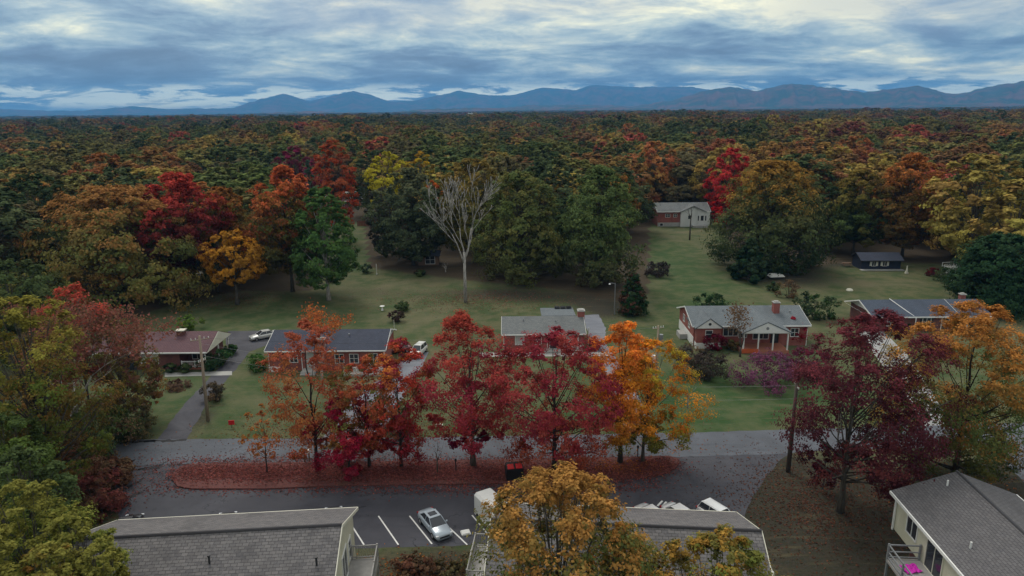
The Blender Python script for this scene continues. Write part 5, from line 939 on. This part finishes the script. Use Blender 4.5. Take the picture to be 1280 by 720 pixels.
# bumpy canopy: groups of higher and lower trees
zs_ *= 1+.16*np.sin(co_[:, 0]*.021+2*np.sin(co_[:, 1]*.013))*np.sin(co_[:, 1]*.017+1.)
for nm, arr in (('scl', np.stack([scl, scl, zs_], 1)), ('rot', np.stack([np.zeros(n_), np.zeros(n_), rng.uniform(0, 6.28, n_)], 1))):
    a = me.attributes.new(nm, 'FLOAT_VECTOR', 'POINT'); a.data.foreach_set('vector', arr.astype(np.float32).ravel())
a = me.attributes.new('pidx', 'INT', 'POINT'); a.data.foreach_set('value', rng.choice(len(SRC), n_, p=np.array([1.]*(len(SRC)-1)+[.25])/(len(SRC)-.75)).astype(np.int32))
df = bpy.data.objects.new('distant_forest', me); COL.objects.link(df); tag(df, kind='stuff', label='far wood of autumn trees reaching to the horizon', cat='forest')
ng = bpy.data.node_groups.new('forest', 'GeometryNodeTree'); ng.interface.new_socket('Geometry', in_out='INPUT', socket_type='NodeSocketGeometry'); ng.interface.new_socket('Geometry', in_out='OUTPUT', socket_type='NodeSocketGeometry')
N = ng.nodes; LK = ng.links.new; gi = N.new('NodeGroupInput'); go_ = N.new('NodeGroupOutput'); jn = N.new('GeometryNodeJoinGeometry')
for k, so_ in SRC.items():
    oi = N.new('GeometryNodeObjectInfo'); oi.inputs['Object'].default_value = so_; oi.transform_space = 'ORIGINAL'
    sm = N.new('GeometryNodeSetMaterial'); sm.inputs['Material'].default_value = LEAFI; LK(oi.outputs['Geometry'], sm.inputs['Geometry'])
    g2i = N.new('GeometryNodeGeometryToInstance'); LK(sm.outputs[0], g2i.inputs[0]); LK(g2i.outputs[0], jn.inputs[0])
def named(n, typ):
    nd = N.new('GeometryNodeInputNamedAttribute'); nd.data_type = typ; nd.inputs['Name'].default_value = n; return nd.outputs['Attribute']
ip_ = N.new('GeometryNodeInstanceOnPoints'); LK(gi.outputs[0], ip_.inputs['Points']); LK(jn.outputs[0], ip_.inputs['Instance']); ip_.inputs['Pick Instance'].default_value = True
LK(named('pidx', 'INT'), ip_.inputs['Instance Index']); LK(named('rot', 'FLOAT_VECTOR'), ip_.inputs['Rotation']); LK(named('scl', 'FLOAT_VECTOR'), ip_.inputs['Scale']); LK(ip_.outputs[0], go_.inputs[0])
md = df.modifiers.new('forest', 'NODES'); md.node_group = ng
print('forest individuals', len(near), 'far', n_)
# ---------------------------------------------------------------- mountains
def skyline(pts):
    az = []; el = []
    for px, py in pts: d_ = ray(px, py); az.append(math.atan2(d_[0], d_[1])); el.append(math.atan2(d_[2], math.hypot(d_[0], d_[1])))
    return np.array(az), np.array(el)
mm, g = newmat('mountain_forest'); co = g.coord('Object'); a = g.noise(co, .004, 6., .65); b2 = g.noise(co, .02, 5., .7)
c = g.mix((.035, .05, .022), (.14, .06, .03), g.mr(a, .42, .62)); c = g.mix(c, (.025, .03, .02), g.mr(b2, .5, .7, 0, .6)); finish(g, c, .95, spec=.05)
def range_(name, pts, D, depth, seed, rough):
    az, el = skyline(pts); nA, nD = 420, 34; A_ = np.linspace(az[0], az[-1], nA); r = np.random.default_rng(seed)
    ze = np.interp(A_, az, el); ker = np.hanning(5); ker /= ker.sum(); ze = np.convolve(np.pad(ze, 2, 'edge'), ker, 'valid')
    jr = np.convolve(r.normal(size=nA+4), np.hanning(5)/2, 'valid')[:nA]*.00055
    hgt = (np.tan(ze+jr)*D)*(1.12 if D > 14000 else 1.06)+H; ph = r.uniform(0, 6.28, 8)
    sp_ = sum(np.sin(A_*f_+p_)*w_ for f_, p_, w_ in zip((60, 110, 190, 330, 70), ph, (.4, .3, .2, .12, .3)))
    V = []
    for j in range(nD):
        f = j/(nD-1); t = (f-.62)/.62 if f < .62 else (f-.62)/.38; prof = np.clip(1-abs(t)**1.25, 0, 1)
        ridge = 1+.16*np.sin(A_*150+sp_*3+f*6)*(1-prof)*prof*4*.5+.10*np.sin(A_*420+sp_*7+f*11+ph[6])*(1-prof)*prof*3
        h_ = -60+(hgt+60)*np.clip(prof*ridge, 0, 1.); dd_ = D+(f-.62)*depth
        V.append(np.stack([np.sin(A_)*dd_/np.cos(0), np.cos(A_)*dd_, h_], 1))
    V = np.array(V).reshape(-1, 3); ix = np.arange(nA*nD).reshape(nD, nA); fc = np.stack([ix[:-1, :-1], ix[:-1, 1:], ix[1:, 1:], ix[1:, :-1]], -1).reshape(-1, 4)
    me = npmesh(name, V, fc); me.materials.append(mm); me.shade_smooth(); o = bpy.data.objects.new(name, me); COL.objects.link(o); tag(o, kind='structure')
range_('mountains', [(-300, 140), (-60, 139), (0, 137), (60, 138.5), (100, 139), (165, 133.5), (200, 136.5), (290, 136), (320, 127), (355, 119), (388, 128), (415, 122), (440, 116), (462, 120), (484, 128), (515, 127.5), (550, 121), (575, 115.5), (605, 121), (640, 121), (660, 116), (680, 112), (720, 115), (740, 109), (790, 111.5), (860, 111), (900, 116), (960, 122), (1040, 124), (1300, 128), (1600, 130)], 14500, 4600, 1, .1)
range_('mountains', [(560, 141), (600, 137), (660, 132), (730, 131), (790, 133), (840, 126), (880, 114.5), (915, 109.5), (945, 115), (985, 106), (1010, 107.5), (1040, 111.5), (1082, 116), (1115, 112), (1144, 108), (1170, 113.5), (1195, 119), (1225, 112), (1250, 107), (1282, 102.5), (1350, 99), (1450, 106), (1650, 112)], 9000, 3200, 2, .1)
range_('mountains', [(260, 144), (380, 139), (480, 141), (520, 137), (590, 135), (680, 136), (760, 134), (830, 136), (900, 133), (1000, 134), (1120, 131), (1280, 128), (1500, 127)], 7200, 1800, 3, .1)
# ---------------------------------------------------------------- haze
b = MB(); b.box(-17200, 17200, -2600, 17200, -95, 520); m = bpy.data.materials.new('haze'); m.use_nodes = True; g = NT(m.node_tree)
v_ = g.n('ShaderNodeVolumePrincipled', {'Color': (.13, .48, 1., 1), 'Density': HAZE, 'Anisotropy': 0.}); o_ = g.n('ShaderNodeOutputMaterial'); g.t.links.new(v_.outputs[0], o_.inputs['Volume'])
hz_ = b.build('haze', m); tag(hz_, kind='stuff')
# ---------------------------------------------------------------- fallen leaves
def litter(name, label, regions, seed, sz=(.05, .11)):
    r = np.random.default_rng(seed); P_ = []; C_ = []
    for (px, py, rx, ry, n, cols, z) in regions:
        x0, y0 = at(px, py); q = r.normal(size=(n, 2))*.55; P_.append(np.stack([x0+q[:, 0]*rx, y0+q[:, 1]*ry, np.full(n, z)], 1)); C_.append(np.array(cols)[r.integers(0, len(cols), n)]*r.uniform(.6, 1.3, (n, 1)))
    P_ = np.concatenate(P_); C_ = np.concatenate(C_); K = len(P_); nrm = r.normal(size=(K, 3))*.3+np.array([0, 0, 1]); nrm /= np.linalg.norm(nrm, axis=1)[:, None]
    t = np.cross(nrm, r.normal(size=(K, 3))); t /= np.linalg.norm(t, axis=1)[:, None]; bt = np.cross(nrm, t); s = r.uniform(*sz, (K, 1))
    V = np.stack([P_-t*s, P_-bt*s*.7, P_+t*s, P_+bt*s*.7], 1).reshape(-1, 3); lv = np.full((K*4, 3), .5)
    me = npmesh(name, V, np.arange(K*4).reshape(-1, 4), [('lv', 'FLOAT_VECTOR', lv), ('lcol', 'FLOAT_COLOR', np.repeat(np.concatenate([C_, np.ones((K, 1))], 1), 4, 0))]); me.materials.append(LEAF)
    o = bpy.data.objects.new(name, me); COL.objects.link(o); tag(o, label, 'leaves', None, 'stuff')
red = [(.24, .07, .065), (.17, .055, .05), (.30, .10, .08), (.12, .05, .045)]; org = [(.40, .14, .03), (.26, .09, .03)]; brn = [(.14, .06, .045), (.10, .05, .035), (.18, .08, .05)]
litter('fallen_leaves', 'red leaves fallen on the traffic island', [(x_, 592, 3.4, 1.6, 1500, red, .15) for x_ in range(250, 800, 45)]+[(815, 583, 2.4, 1.3, 1500, red, .15)]+[(780, 585, 3, 1.2, 500, org, .16)]+[(x_, y_, 4., 1.1, 420, red, .025) for x_ in range(240, 830, 60) for y_ in (576, 609)], 1)
litter('fallen_leaves', 'scattered leaves on the asphalt and lawns', [(640, 612, 12, 1.2, 350, red, .02), (700, 625, 4, 2, 150, org, .02), (1050, 640, 9, 7, 3500, brn, .03), (990, 620, 4, 8, 1200, brn, .03), (1180, 600, 8, 5, 1500, org+brn, .03), (560, 715, 8, 2, 1500, brn+org, .03), (420, 540, 10, 5, 2500, org+brn, .03), (620, 535, 16, 4, 2500, red+brn, .03), (125, 620, 4, 6, 1500, brn+red, .03), (808, 560, 6, 2, 300, org, .03), (285, 375, 10, 7, 3500, brn, .04), (600, 375, 16, 7, 4500, brn+red, .04)], 2)
